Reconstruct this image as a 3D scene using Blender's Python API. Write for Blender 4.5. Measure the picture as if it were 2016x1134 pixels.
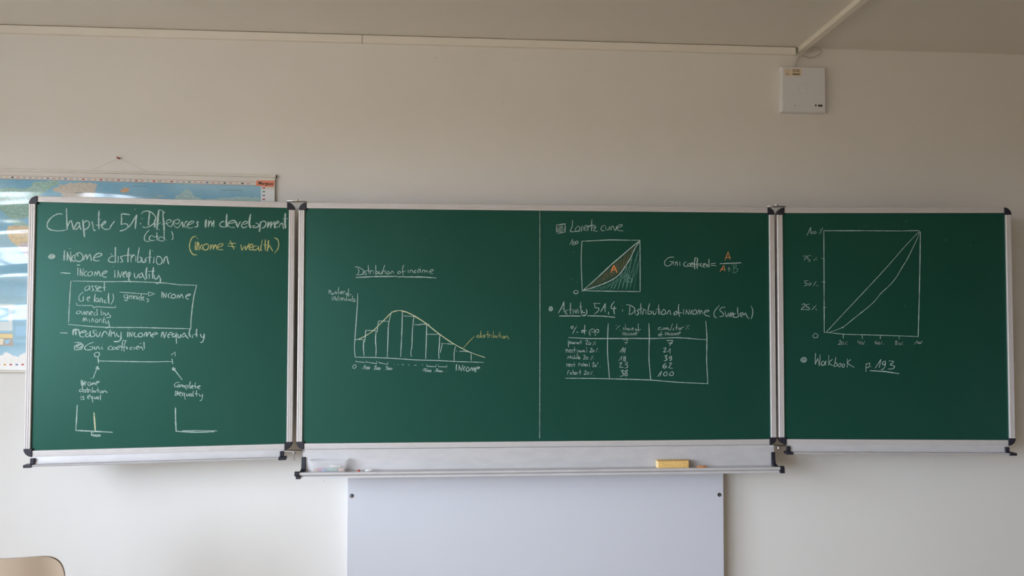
import bpy, bmesh, math, random
from mathutils import Vector, Matrix, noise
random.seed(7)
for o in list(bpy.data.objects): bpy.data.objects.remove(o)
sc = bpy.context.scene
C = sc.collection

# ---------------------------------------------------------------- camera, daylight, exposure
ZC = 1.54                                   # height of the board's middle
FPX, CAM = 1473.36, Vector((-0.31874, -3.10594, ZC + 0.0595))
YAW, PITCH, ROLL = 0.0628925, 0.0308698, 0.00172
FW = Vector((math.sin(YAW)*math.cos(PITCH), math.cos(YAW)*math.cos(PITCH), math.sin(PITCH)))
R0 = Vector((math.cos(YAW), -math.sin(YAW), 0)); U0 = R0.cross(FW)
RT = math.cos(ROLL)*R0 + math.sin(ROLL)*U0
UP = -math.sin(ROLL)*R0 + math.cos(ROLL)*U0
cam = bpy.data.objects.new('camera', bpy.data.cameras.new('camera')); C.objects.link(cam)
m3 = Matrix((RT, UP, -FW)).transposed()
cam.matrix_world = Matrix.Translation(CAM) @ m3.to_4x4()
cam.data.sensor_width = 36.0; cam.data.lens = 36.0*FPX/2016; cam.data.clip_start = 0.05
sc.camera = cam

SKEW = 0.01046                              # the board hangs 0.6 degrees askew to the wall
CEIL = 2.7966
XL, XR, YB = -3.3, 4.0, -7.6               # side walls and rear wall, in the room's own axes
def rm(x, y, z):                            # room axes -> world
    c, s = math.cos(SKEW), math.sin(SKEW)
    return Vector((c*x - s*y, 0.16 + s*x + c*y, z))

w = bpy.data.worlds.new('world'); sc.world = w; w.use_nodes = True
nt = w.node_tree; nt.nodes.clear()
out = nt.nodes.new('ShaderNodeOutputWorld'); bg = nt.nodes.new('ShaderNodeBackground')
tc = nt.nodes.new('ShaderNodeTexCoord'); sx = nt.nodes.new('ShaderNodeSeparateXYZ')
cr = nt.nodes.new('ShaderNodeValToRGB')
nt.links.new(tc.outputs['Generated'], sx.inputs[0])
mr = nt.nodes.new('ShaderNodeMapRange'); mr.inputs[1].default_value = -1; mr.inputs[2].default_value = 1
nt.links.new(sx.outputs['Z'], mr.inputs[0]); nt.links.new(mr.outputs[0], cr.inputs[0])
e = cr.color_ramp.elements
e[0].position = 0.0; e[0].color = (.10, .085, .065, 1)
e[1].position = 1.0; e[1].color = (.79, .92, 1.14, 1)
a = e.new(0.49); a.color = (.15, .13, .10, 1)
a = e.new(0.52); a.color = (.75, .85, 1.0, 1)
nt.links.new(cr.outputs[0], bg.inputs[0]); bg.inputs[1].default_value = 22.2
nt.links.new(bg.outputs[0], out.inputs[0])

WIN = [(-1.30, -2.65), (-2.85, -4.20), (-4.40, -5.75), (-5.95, -7.30)]   # windows along the left wall
SILL, HEAD = 0.80, 2.45
for (ya, yb) in WIN:                        # portals: they only guide the sky light through the openings
    l = bpy.data.lights.new('window_portal', 'AREA'); l.shape = 'RECTANGLE'
    l.size = ya - yb; l.size_y = HEAD - SILL; l.cycles.is_portal = True
    o = bpy.data.objects.new('window_portal', l); C.objects.link(o)
    p = rm(XL - 0.1, (ya+yb)/2, (SILL+HEAD)/2); o.location = p
    o.rotation_euler = (math.pi/2, 0, SKEW - math.pi/2)
sc.view_settings.view_transform = 'Standard'; sc.view_settings.look = 'None'
sc.view_settings.exposure = 0.0; sc.view_settings.gamma = 1.0; sc.view_settings.use_curve_mapping = False
sc.cycles.max_bounces = 10; sc.cycles.diffuse_bounces = 6; sc.cycles.glossy_bounces = 4; sc.cycles.transparent_max_bounces = 16
sc.cycles.use_denoising = True; sc.cycles.caustics_reflective = False; sc.cycles.caustics_refractive = False

def ray(px, py):
    return FW + RT*((px-1008)/FPX) - UP*((py-567)/FPX)
def at(px, py, p0, n):                      # the point of a plane seen at a pixel of the photograph
    d = ray(px, py); t = (p0-CAM).dot(n)/d.dot(n)
    return CAM + d*t

# ---------------------------------------------------------------- materials
def new_mat(name):
    m = bpy.data.materials.new(name); m.use_nodes = True
    return m, m.node_tree, m.node_tree.nodes['Principled BSDF']
def mat(name, col, rough=.6, metal=0.0, spec=.5, var=0.0, scale=20.0, bump=0.0, bscale=200.0, coat=0.0, trans=0.0, stretch=None):
    m, t, b = new_mat(name)
    b.inputs['Base Color'].default_value = (*col, 1); b.inputs['Roughness'].default_value = rough
    b.inputs['Metallic'].default_value = metal; b.inputs['Specular IOR Level'].default_value = spec
    b.inputs['Coat Weight'].default_value = coat
    b.inputs['Transmission Weight'].default_value = trans
    tc = t.nodes.new('ShaderNodeTexCoord'); mp = t.nodes.new('ShaderNodeMapping')
    t.links.new(tc.outputs['Object'], mp.inputs[0])
    if stretch: mp.inputs['Scale'].default_value = stretch
    if var:
        n = t.nodes.new('ShaderNodeTexNoise'); n.inputs['Scale'].default_value = scale; n.inputs['Detail'].default_value = 5
        t.links.new(mp.outputs[0], n.inputs['Vector'])
        r = t.nodes.new('ShaderNodeMapRange'); r.inputs[1].default_value = .3; r.inputs[2].default_value = .7
        r.inputs[3].default_value = 1-var; r.inputs[4].default_value = 1+var
        t.links.new(n.outputs[0], r.inputs[0])
        x = t.nodes.new('ShaderNodeMix'); x.data_type = 'RGBA'; x.blend_type = 'MULTIPLY'; x.inputs[0].default_value = 1
        x.inputs[6].default_value = (*col, 1); t.links.new(r.outputs[0], x.inputs[7])
        t.links.new(x.outputs[2], b.inputs['Base Color'])
    if bump:
        n = t.nodes.new('ShaderNodeTexNoise'); n.inputs['Scale'].default_value = bscale; n.inputs['Detail'].default_value = 3
        t.links.new(mp.outputs[0], n.inputs['Vector'])
        k = t.nodes.new('ShaderNodeBump'); k.inputs['Strength'].default_value = bump; k.inputs['Distance'].default_value = .002
        t.links.new(n.outputs[0], k.inputs['Height']); t.links.new(k.outputs[0], b.inputs['Normal'])
    return m
M = {}
M['wall'] = mat('wall_paint', (.80, .775, .73), .85, var=.012, scale=3, bump=.15, bscale=150)
M['ceiling'] = mat('ceiling_paint', (.78, .75, .70), .9, bump=.1, bscale=120)
M['wall_dark'] = mat('darkened_unseen_wall', (.20, .16, .12), .6, var=.1, scale=6)  # unseen right wall, coloured dark to dim board reflections and side fill
M['wall_rear'] = mat('rear_wall_paint', (.45, .42, .37), .85, var=.03, scale=3)  # unseen rear wall, toned down along with it to cut bounced light
M['floor'] = mat('floor_linoleum', (.40, .31, .21), .45, var=.1, scale=8)
M['panel'] = mat('laminate_panel', (.66, .67, .72), .5)
M['alu'] = mat('anodised_aluminium', (.68, .645, .63), .45, metal=.25, var=.02, scale=30, stretch=(1, 1, 1))
M['plate'] = mat('coated_aluminium_plate', (.62, .605, .61), .44, metal=.16, var=.05, scale=14, stretch=(1, 3, 3))
M['black'] = mat('black_plastic', (.018, .018, .03), .38)
M['steel'] = mat('steel', (.62, .60, .58), .3, metal=1)
M['dark_steel'] = mat('dark_screw_steel', (.12, .12, .14), .25, metal=1)
M['duct'] = mat('duct_plastic', (.84, .80, .72), .5)
M['gap'] = mat('dark_gap', (.05, .04, .035), .9)
M['white_plastic'] = mat('white_plastic', (.78, .78, .80), .4)
M['cable'] = mat('grey_cable', (.50, .47, .42), .5)
M['sticker'] = mat('beige_sticker', (.80, .68, .52), .5)
M['ink'] = mat('ink_brown', (.12, .07, .04), .6)
M['ink_black'] = mat('ink_black', (.02, .02, .02), .6)
M['emboss'] = mat('embossed_line', (.60, .60, .62), .5)
M['sponge'] = mat('sponge', (.86, .56, .20), .95, var=.28, scale=220, bump=1.0, bscale=260)
M['sponge_pale'] = mat('sponge_side', (.92, .74, .42), .95, var=.06, scale=120, bump=.5, bscale=200)
M['chair'] = mat('chair_shell_plastic', (.44, .34, .25), .24)
M['chrome'] = mat('chair_tube', (.6, .6, .6), .25, metal=1)
M['rail_white'] = mat('map_rail', (.82, .79, .72), .45)
M['thread'] = mat('thread', (.55, .50, .43), .8)
M['pin'] = mat('pin_red', (.38, .04, .02), .35)
M['label_orange'] = mat('label_orange', (.85, .28, .16), .6)
for n_, c_ in (('red', (.75, .10, .09)), ('orange', (.80, .22, .10)), ('white', (.9, .9, .88)), ('blue', (.15, .35, .75)),
               ('pink', (.80, .22, .45)), ('peach', (.90, .48, .34)), ('green', (.25, .55, .42))):
    M['chalk_'+n_] = mat('chalk_stick_'+n_, c_, .9, bump=.3, bscale=500)

# enamelled green board: faint wiped chalk haze in broad soft strokes
def board_material():
    m, t, b = new_mat('green_board_enamel')
    tc = t.nodes.new('ShaderNodeTexCoord'); mp = t.nodes.new('ShaderNodeMapping'); mp.inputs['Scale'].default_value = (1.0, 1.0, .55)
    mp.inputs['Rotation'].default_value = (0, .35, 0)
    t.links.new(tc.outputs['Object'], mp.inputs[0])
    n = t.nodes.new('ShaderNodeTexNoise'); n.inputs['Scale'].default_value = 2.3; n.inputs['Detail'].default_value = 7; n.inputs['Roughness'].default_value = .62
    t.links.new(mp.outputs[0], n.inputs['Vector'])
    r = t.nodes.new('ShaderNodeMapRange'); r.inputs[1].default_value = .35; r.inputs[2].default_value = .75; r.inputs[3].default_value = 0; r.inputs[4].default_value = .010
    t.links.new(n.outputs[0], r.inputs[0])
    x = t.nodes.new('ShaderNodeMix'); x.data_type = 'RGBA'; x.inputs[6].default_value = (*BOARD_COL, 1); x.inputs[7].default_value = (.55, .62, .60, 1)
    t.links.new(r.outputs[0], x.inputs[0]); t.links.new(x.outputs[2], b.inputs['Base Color'])
    b.inputs['Roughness'].default_value = BOARD_ROUGH; b.inputs['Specular IOR Level'].default_value = .68; b.inputs['Specular Tint'].default_value = (.42, 1, .84, 1)
    return m
BOARD_COL = (.006, .055, .037); BOARD_ROUGH = .34
M['board'] = board_material()

def chalk_material(name, col, cover=.80):
    m, t, b = new_mat(name)
    b.inputs['Base Color'].default_value = (*col, 1); b.inputs['Roughness'].default_value = 1; b.inputs['Specular IOR Level'].default_value = 0
    tc = t.nodes.new('ShaderNodeTexCoord'); n = t.nodes.new('ShaderNodeTexNoise'); n.inputs['Scale'].default_value = 260; n.inputs['Detail'].default_value = 3
    t.links.new(tc.outputs['Object'], n.inputs['Vector'])
    r = t.nodes.new('ShaderNodeMapRange'); r.inputs[1].default_value = .32; r.inputs[2].default_value = .55; r.inputs[3].default_value = cover-.28; r.inputs[4].default_value = min(1, cover+.12)
    t.links.new(n.outputs[0], r.inputs[0]); t.links.new(r.outputs[0], b.inputs['Alpha'])
    return m
M['chalk'] = chalk_material('chalk_white', (.52, .655, .61))
M['chalk_soft'] = chalk_material('chalk_white_soft', (.55, .62, .58), .62)
M['chalk_yellow'] = chalk_material('chalk_yellow', (.66, .63, .26))
M['chalk_cream'] = chalk_material('chalk_cream', (.66, .68, .44), .85)
M['chalk_orange'] = chalk_material('chalk_orange', (.85, .33, .12), .9)
M['chalk_brown'] = chalk_material('chalk_orange_thin', (.40, .27, .13), .42)
M['chalk_teal'] = chalk_material('chalk_green_thin', (.20, .44, .36), .62)

# ---------------------------------------------------------------- object helpers
def tag(o, label=None, cat=None, group=None, kind=None):
    if label: o['label'] = label
    if cat: o['category'] = cat
    if group: o['group'] = group
    if kind: o['kind'] = kind
    return o
def wloc(o):
    p = Vector((0, 0, 0))
    while o: p += o.location; o = o.parent
    return p
def thing(name, label, cat, loc, group=None):
    o = bpy.data.objects.new(name, None); C.objects.link(o); o.location = loc; o.empty_display_size = .05
    return tag(o, label, cat, group)
def obj(name, verts, faces, m, parent=None, smooth=False, base=None):
    """One mesh object from world-space vertices; its origin sits at its parent's (or at base)."""
    off = wloc(parent) if parent else Vector(base if base is not None else (0, 0, 0))
    if base is not None and parent: pass
    me = bpy.data.meshes.new(name); me.from_pydata([tuple(Vector(v)-off) for v in verts], [], faces)
    ms = m if isinstance(m, list) else [m]
    for k in ms: me.materials.append(k)
    bm = bmesh.new(); bm.from_mesh(me); bmesh.ops.recalc_face_normals(bm, faces=bm.faces)
    bm.to_mesh(me); bm.free()
    if smooth:
        for p in me.polygons: p.use_smooth = True
    o = bpy.data.objects.new(name, me); C.objects.link(o)
    if parent: o.parent = parent
    else: o.location = off
    return o
class MB:
    def __init__(s): s.v = []; s.f = []
    def add(s, vs, fs):
        n = len(s.v); s.v += [Vector(v) for v in vs]; s.f += [tuple(i+n for i in f) for f in fs]; return s
    def box(s, x0, x1, y0, y1, z0, z1, T=None):
        vs = [Vector((x, y, z)) for x in (x0, x1) for y in (y0, y1) for z in (z0, z1)]
        if T: vs = [T(*v) for v in vs]
        return s.add(vs, [(0, 1, 3, 2), (4, 6, 7, 5), (0, 4, 5, 1), (2, 3, 7, 6), (0, 2, 6, 4), (1, 5, 7, 3)])
    def prism(s, prof, place, t0, t1):       # prof: closed list of (a, b); place(a, b, t) -> world
        n = len(prof); vs = [place(a, b, t0) for a, b in prof] + [place(a, b, t1) for a, b in prof]
        fs = [(i, (i+1) % n, (i+1) % n+n, i+n) for i in range(n)] + [tuple(range(n)), tuple(range(n, 2*n))]
        return s.add(vs, fs)
    def tube(s, pts, r, k=10, caps=True):
        pts = [Vector(p) for p in pts]; rings = []; up = None
        for i, p in enumerate(pts):
            d = (pts[min(i+1, len(pts)-1)] - pts[max(i-1, 0)]).normalized()
            if up is None: up = d.orthogonal().normalized()
            up = (up - d*up.dot(d)).normalized(); sd = d.cross(up)
            rr = r[i] if isinstance(r, (list, tuple)) else r
            rings.append([p + (up*math.cos(2*math.pi*j/k) + sd*math.sin(2*math.pi*j/k))*rr for j in range(k)])
        vs = [v for q in rings for v in q]; fs = []
        for i in range(len(pts)-1):
            for j in range(k): fs.append((i*k+j, i*k+(j+1) % k, (i+1)*k+(j+1) % k, (i+1)*k+j))
        if caps: fs += [tuple(range(k)), tuple(range((len(pts)-1)*k, len(pts)*k))]
        return s.add(vs, fs)
    def build(s, name, m, parent=None, smooth=False, base=None, bevel=0, seg=2):
        o = obj(name, s.v, s.f, m, parent, smooth, base)
        if bevel:
            b = o.modifiers.new('bevel', 'BEVEL'); b.width = bevel; b.segments = seg; b.limit_method = 'ANGLE'; b.angle_limit = .6
        if smooth: autosmooth(o)
        return o
def autosmooth(o, ang=.7):
    bm = bmesh.new(); bm.from_mesh(o.data)
    for ed in bm.edges:
        ed.smooth = not (len(ed.link_faces) == 2 and ed.calc_face_angle(0) > ang)
    bm.to_mesh(o.data); bm.free()
def catmull(pts, n=5, closed=False):
    if len(pts) < 3: return pts
    o = []
    for i in range(len(pts)-1):
        p0 = pts[max(i-1, 0)]; p1 = pts[i]; p2 = pts[i+1]; p3 = pts[min(i+2, len(pts)-1)]
        for k in range(n):
            t = k/n
            o.append(.5*((2*p1) + (p2-p0)*t + (2*p0-5*p1+4*p2-p3)*t*t + (3*p1-p0-3*p2+p3)*t**3))
    o.append(pts[-1]); return o

# ---------------------------------------------------------------- the room
def struct(name, mb, m): 
    o = mb.build(name, m); o['kind'] = 'structure'; return o
X0, X1 = XL-.25, XR+.2
struct('floor', MB().box(X0, X1, YB-.2, .2, -.15, 0, rm), M['floor'])
struct('ceiling', MB().box(X0, X1, YB-.2, .2, CEIL, CEIL+.2, rm), M['ceiling'])
struct('wall_back', MB().box(X0, X1, 0, .2, 0, CEIL, rm), M['wall'])
struct('wall_right', MB().box(XR, XR+.2, YB, 0, 0, CEIL, rm), M['wall_dark'])
struct('wall_front', MB().box(X0, X1, YB-.2, YB, 0, CEIL, rm), M['wall_rear'])
wl = MB().box(XL-.25, XL, YB, 0, 0, SILL, rm).box(XL-.25, XL, YB, 0, HEAD, CEIL, rm)
ys = [0] + [y for p in WIN for y in p] + [YB]
for i in range(0, len(ys), 2): wl.box(XL-.25, XL, ys[i+1], ys[i], SILL, HEAD, rm)
struct('wall_left', wl, M['wall'])
for i, (ya, yb) in enumerate(WIN):
    f = MB(); xa, xb = XL-.16, XL-.11
    f.box(xa, xb, yb, ya, SILL, SILL+.05, rm).box(xa, xb, yb, ya, HEAD-.05, HEAD, rm)
    for y in (yb, (ya+yb)/2-.02, ya-.05): f.box(xa, xb, y, y+.05, SILL+.05, HEAD-.05, rm)
    f.box(XL-.11, XL+.03, yb-.02, ya+.02, SILL-.03, SILL, rm)
    struct('window_%d' % (i+1), f, M['white_plastic'])

WN = Vector((-math.sin(SKEW), math.cos(SKEW), 0))       # wall normal (away from the room)
def on_wall(px, py, off=0.0):                             # off = distance in front of the wall
    p = rm(0, -off, 0); return at(px, py, p, WN)
def room_xy(p):                                           # world -> room axes
    c, s = math.cos(SKEW), math.sin(SKEW); x, y = p.x, p.y-.16
    return c*x + s*y, -s*x + c*y
# ---------------------------------------------------------------- the chalk writing
# Each entry: (panel, sheet origin x, y and scale, material, stroke width, what it reads, strokes).
# Strokes are runs of x y points separated by ';', '!' = straight run, 'w3:' = its own width.
A = (80, 400, 7.5615); B = (330, 400, 7.5615); Cc = (100, 540, 10.311); D = (220, 540, 9.45); E_ = (100, 640, 10.306)
F = (250, 640, 10.312); G = (130, 730, 8.1); H = (300, 730, 8.1); I = (630, 510, 8.064); J = (680, 600, 8.1); K = (820, 600, 7.56)
L = (1080, 430, 7.09); Mm = (1290, 480, 10.08); N_ = (1070, 590, 9.164); O = (1280, 590, 9.164); P_ = (1100, 630, 8.72)
Q = (1240, 630, 8.725); S = (1570, 430, 7.088); T = (1570, 580, 6.67); U_ = (270, 400, 13.44); V = (420, 400, 10.307); W_ = (130, 630, 15.508)
WRITING = [
('l', A, 'chalk', 2.6, 'white chalk word "Chapiter"', "325 165 270 158 200 185 140 235 105 290 97 340 115 375 170 402 250 412 330 408 375 400;383 75 388 200 392 320 395 395;395 370 410 320 435 275 455 262 468 300 478 350 490 395;580 300 550 290 520 330 503 375 520 392 555 370 580 320;580 290 582 340 600 395;w3.4:625 250 635 330 645 420 652 500;628 330 650 280 690 262 722 285 725 330 700 370 665 390 640 390;765 275 778 330 785 380 800 408 818 400;w3:870 110 865 200 865 300 868 385;825 325 870 330;880 330 930 320 965 290 960 270 930 290 910 330 925 370 970 390 1025 385;1025 380 1060 320 1100 268;w1.2:872 245 903 243"),
('l', A, 'chalk', 2.6, 'white chalk number 51 with colon', "1200 165 1205 240 1198 318;1198 318 1250 305 1295 320 1295 360 1250 395 1180 415;1200 165 1240 160 1330 172;1310 360 1360 290 1430 175;w3.2:1430 175 1420 250 1408 380;w1.4:1503 231 1517 235;w2:1483 296 1490 312"),
('l', U_, 'chalk', 2.3, 'white chalk word "Differences"', "120 285 150 235 220 210 300 210 380 245 450 310 490 370 480 450 440 530 370 590 290 630 200 645 150 620;w3:325 235 318 350 305 470 300 585;w3.2:470 440 465 550 465 640;w4:575 185 560 300 545 450 530 600 525 695;w1.5:575 185 620 180 665 200 740 255;w1.2:555 570 590 535 625 505;w3.2:690 230 685 350 700 480 710 620 715 735;w1.6:650 555 740 545 830 520 890 490 900 460 860 435 800 450 775 500 790 560 850 610 900 625;w1.8:900 625 930 560 965 445;w1.8:1000 520 1040 550 1090 530 1125 480 1110 440 1050 435 990 470 965 540 990 610 1060 650 1100 630 1150 560 1195 490;w2.8:1195 490 1205 560 1215 635;w2.4:1330 480 1290 490 1255 550 1255 610 1290 640;1330 580 1400 560 1480 520 1500 485 1450 475 1380 510 1330 580 1340 640 1400 660 1480 640;1630 510 1600 490 1585 520 1605 580 1590 620 1520 630;w1:583 675 585 720"),
('l', U_, 'chalk', 1.9, 'white chalk abbreviation "(ctd.)"', "315 720 250 780 200 870 190 940 220 1000 280 1015 325 1005;425 870 370 860 325 900 320 950 360 985 420 990 465 980;520 770 525 870 530 990;w1.5:430 895 500 885 560 870;640 890 590 910 565 950 590 990 650 1000 710 995;w2.2:715 760 712 850 715 930 740 975;w1.5:640 885 685 922;w1:795 972 800 986;905 745 940 820 950 900 940 950 915 960"),
('l', B, 'chalk', 2.4, 'white chalk word "in"', "w4:572 245 568 300 565 358;w3:612 262 606 355;608 340 640 268 655 300 658 345;w2.8:655 340 675 295 690 262 688 355;w1.8:629 215 634 217"),
('l', V, 'chalk', 2.3, 'white chalk word "development"', "225 370 170 380 130 430 150 470 210 485 265 478;w4:275 225 268 320 265 420 270 478;w2:300 415 360 405 430 390 445 365 400 350 330 375 300 420 305 465 350 490 430 490;w3:460 380 475 440 495 490;495 490 515 430 550 375;590 430 650 420 685 400 685 375 640 370 590 410 575 450 590 490 640 495 685 465;w4:755 230 738 320 730 400 738 455 758 498;860 400 910 420 920 455 870 495 810 490 800 465 850 455;w3.2:960 380 950 450 935 572;950 420 990 370 1045 370 1070 410 1050 470 1000 505 975 510;w3:1115 380 1108 440 1100 500;1105 490 1130 430 1175 375;w3:1175 385 1170 430 1165 500;1165 490 1190 430 1235 375;w3:1235 385 1240 450 1245 505;1245 430 1300 410 1330 385 1310 365 1270 390 1250 440 1265 490 1310 480;1335 485 1350 440 1395 400 1410 450 1425 520;w4:1460 210 1455 320 1455 420 1465 503;w1.3:1405 312 1460 312 1512 312"),
('l', B, 'chalk_yellow', 1.9, 'yellow chalk note "(income not equal wealth)"', "425 490 370 510 335 580 325 650 345 720 385 765 435 768;435 522 450 525;w2.2:415 575 412 640 412 698;w2.4:447 578 440 640 435 698;440 640 458 590 466 620 470 698;520 612 495 640 490 670 510 690;570 610 535 630 525 670 550 695 590 690 610 650 600 615 570 608 545 625;w2.2:640 620 635 690;637 680 665 620 680 640 680 690;680 680 710 620 725 650 730 690;745 660 800 640 825 615 800 602 760 620 740 660 760 690 825 692;!905 600 1015 600;!890 635 1010 652;!930 555 960 625 990 690;1090 620 1098 660 1107 705;1107 705 1152 640 1163 700;1163 700 1190 650 1215 598;1220 665 1260 650 1270 620 1245 610 1215 650 1220 690 1270 695;1330 640 1290 640 1270 680 1300 700 1345 670;1350 640 1355 690 1375 712;1410 545 1395 620 1385 690 1405 700;w2.6:1455 540 1453 620 1455 705;1430 620 1530 625;w2.6:1500 555 1495 630 1485 715;1490 670 1520 640 1540 670 1565 715;1590 515 1635 540 1655 600 1640 680 1590 745"),
('l', A, 'chalk', 2.2, 'white chalk bullet dot beside the income distribution heading', "w3:125 790 150 765 190 765 210 790 190 815 150 820 120 800 150 780 190 795;w3:140 795 195 785 170 805"),
('l', A, 'chalk', 2.4, 'white chalk word "income" of the first bullet', "w3:355 705 352 780 350 852;w3:400 728 398 800 395 850;400 745 425 800 448 872;w2.6:450 870 448 722;w1.6:428 675 447 677;500 770 470 800 465 845 500 865 535 850;560 740 520 770 510 830 550 865 600 860 630 815 615 760 565 735 545 760 560 790;640 850 665 775 682 772 690 840;690 835 720 775 740 770 755 855;790 810 850 800 905 775 900 750 850 750 800 790 790 840 830 860 875 852"),
('l', A, 'chalk', 2.2, 'white chalk word "distribution" of the first bullet', "1060 790 1020 820 1010 860 1050 878 1110 880;w2.8:1115 655 1112 760 1112 880;w1.8:1045 752 1085 800;w2.6:1155 790 1152 885;1240 785 1190 800 1210 840 1225 865 1185 880;w2.8:1310 665 1300 780 1300 875;w1.5:1235 780 1320 775 1400 768;w2.4:1347 785 1345 875;1345 820 1380 780 1400 775;1418 790 1415 868;1470 660 1450 770 1440 880;1440 880 1490 870 1500 820 1475 800;1510 810 1515 870 1545 880 1560 830;1565 820 1572 880;w2.6:1630 690 1625 790 1622 895;w1.4:1570 812 1655 802;w2.6:1690 800 1680 890;1740 800 1720 850 1740 905 1790 905 1810 850 1780 800 1730 790;w2.8:1830 895 1850 810 1880 800 1890 850 1905 905;w1.5:1660 710 1668 712"),
('l', A, 'chalk', 2.6, 'white chalk dash before income inequality', "!300 1035 440 1045"),
('l', A, 'chalk', 2.2, 'white chalk words "income inequality"', "w3:545 920 580 923;w2.6:555 960 553 1072;w2.6:590 975 588 1078;590 980 620 1080;620 1080 636 972;690 1010 655 1030 645 1070 690 1085;730 1020 700 1050 720 1085 760 1070 770 1030 740 1015;800 1085 815 1020 838 1078;840 1075 860 1010 890 1088;910 1060 960 1040 990 1015 960 1010 920 1040 915 1075 950 1100 985 1100;w2.6:1103 1000 1105 1105;w1.5:1073 941 1082 943;w2.4:1155 1000 1145 1108;1152 1010 1185 1105;w2.2:1187 1105 1210 1015;1225 1060 1265 1040 1270 1020 1240 1030 1225 1075 1250 1105;1335 1030 1290 1050 1285 1090 1320 1090 1345 1040;w2.4:1325 1020 1311 1083 1318 1154 1343 1179;1395 1040 1400 1100 1430 1110 1455 1050;1510 1035 1465 1075 1480 1110 1520 1080;1510 1040 1530 1090 1560 1140;w2.8:1580 955 1570 1050 1580 1130;w2.4:1615 1055 1618 1125;w2.8:1680 955 1668 1050 1670 1120;w1.4:1600 1018 1700 1012;1690 1065 1698 1120 1730 1125 1755 1082;w2.4:1755 1070 1782 1122 1779 1175 1747 1194 1715 1194"),
('l', Cc, 'chalk', 2.0, 'white chalk frame drawn round the asset note', "!410 130 395 300 372 700 362 975;!355 1005 355 1018 600 1040 880 1065 1100 1075 1180 1078 1782 1080 2219 1091 2819 1107;!445 135 1100 150 1600 145 1856 155 2164 169 2328 178 2601 213 2961 224;w2.4:!2961 224 2906 436 2874 655 2846 927 2841 1107"),
('l', Cc, 'chalk', 1.7, 'white chalk word "asset"', "780 230 720 250 690 300 710 330 760 310 790 240;790 240 785 290 800 320;870 240 830 240 850 280 870 320 830 340;940 235 900 240 925 280 935 330 895 345;920 300 990 280 1010 250 975 255 945 300 970 340 1040 350;w2:1090 165 1085 250 1090 335;w1.3:1000 275 1120 262"),
('l', Cc, 'chalk', 1.7, 'white chalk words "(i.e land)"', "655 360 590 420 570 490 590 540 635 550;w2.2:660 455 655 545;w1:680 395 684 397;w1.3:703 510 706 514;735 505 790 480 790 460 755 465 735 510 755 540 785 545;w2.4:905 400 890 480 885 560;960 480 920 500 910 540 940 560 960 520;960 480 975 565;w2:1000 570 1005 490 1040 500 1050 575;1120 520 1090 540 1095 575 1140 575;w2.6:1175 380 1170 480 1180 590;1255 390 1275 460 1260 540 1215 615"),
('l', Cc, 'chalk', 1.7, 'white chalk bracket under the land note', "!520 580 522 625 540 632 840 635 885 690 905 655 1310 678 1314 635"),
('l', Cc, 'chalk', 1.6, 'white chalk words "owned by minority"', "560 740 520 770 530 800 580 795 600 760 570 735;615 740 640 820 680 750 690 825 722 750;730 830 740 755 770 770 780 830;790 800 840 780 840 755 805 765 795 810 830 835;910 770 870 800 890 835 930 820;935 690 940 770 945 835;1020 720 1025 830;1025 820 1075 810 1080 780 1040 770;1110 790 1110 830 1150 820 1160 775;1160 775 1185 820 1215 855 1180 880 1130 880;650 960 670 880 690 950;690 950 715 880 740 960;775 910 790 970;830 970 840 900 860 905 870 965;920 910 900 950 930 975 960 940 930 905;985 975 995 915 1020 910;1040 920 1045 985;1085 860 1070 940 1080 990;1060 915 1110 918;1110 940 1120 990 1160 985;w2:1160 930 1180 1000 1190 1060 1160 1080 1110 1088"),
('l', D, 'chalk', 1.6, 'white chalk arrow to the word income', "!150 332 400 350 680 370;!680 330 805 362 690 405 680 330"),
('l', D, 'chalk', 1.5, 'white chalk word "generates"', "290 375 230 390 235 430 280 440 300 400;290 380 295 450 270 490 225 475;320 430 345 410 330 395 315 440 340 455;365 460 370 400 395 410 400 460;410 430 440 410 425 400 410 440 435 460;460 460 465 410 490 410;490 430 470 460 500 450;510 420 515 490;550 360 545 430 550 490;520 425 590 430;575 450 600 430 585 420 570 460 605 485;645 450 680 470 675 505 650 515"),
('l', D, 'chalk', 2.2, 'white chalk word "income" right of the arrow', "w2.8:937 330 930 430;w2.4:965 345 960 440;965 350 1003 435;1003 435 1018 350;1105 345 1060 370 1050 415 1090 440;1150 370 1110 400 1120 440 1170 440 1190 400 1150 365;1215 450 1235 380 1260 440;1265 440 1290 375 1310 390 1330 445;1375 410 1440 395 1465 375 1430 370 1385 400 1380 440 1430 468"),
('l', E_, 'chalk', 2.4, 'white chalk dash before measuring', "!190 158 335 162"),
('l', W_, 'chalk', 2.1, 'white chalk word "measuring"', "w3.2:225 285 217 370 215 458;w3:300 285 298 370 300 455;225 300 260 330;w2.8:240 300 300 275 300 300;w3:300 300 375 290 395 350 412 440;430 380 520 385 600 375 620 345 560 330 470 360 420 430 430 490 490 520 545 515;690 410 620 430 590 480 620 510 690 490 730 430;w2.6:740 340 735 420 745 490 770 505;930 330 860 315 820 350 870 410 890 460 840 500 780 505;945 380 930 440 950 500 1000 490 1030 430 1050 370;1130 380 1110 450 1080 520;1110 450 1150 370 1200 350 1235 385 1265 430;w2.8:1350 300 1330 390 1300 495;w2.6:1400 345 1380 430 1368 508;1400 400 1440 400 1475 350;1475 350 1485 430 1505 515;1550 390 1550 450 1590 500 1640 490;w2.6:1680 370 1680 470 1670 580 1620 645 1540 660 1460 655"),
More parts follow.
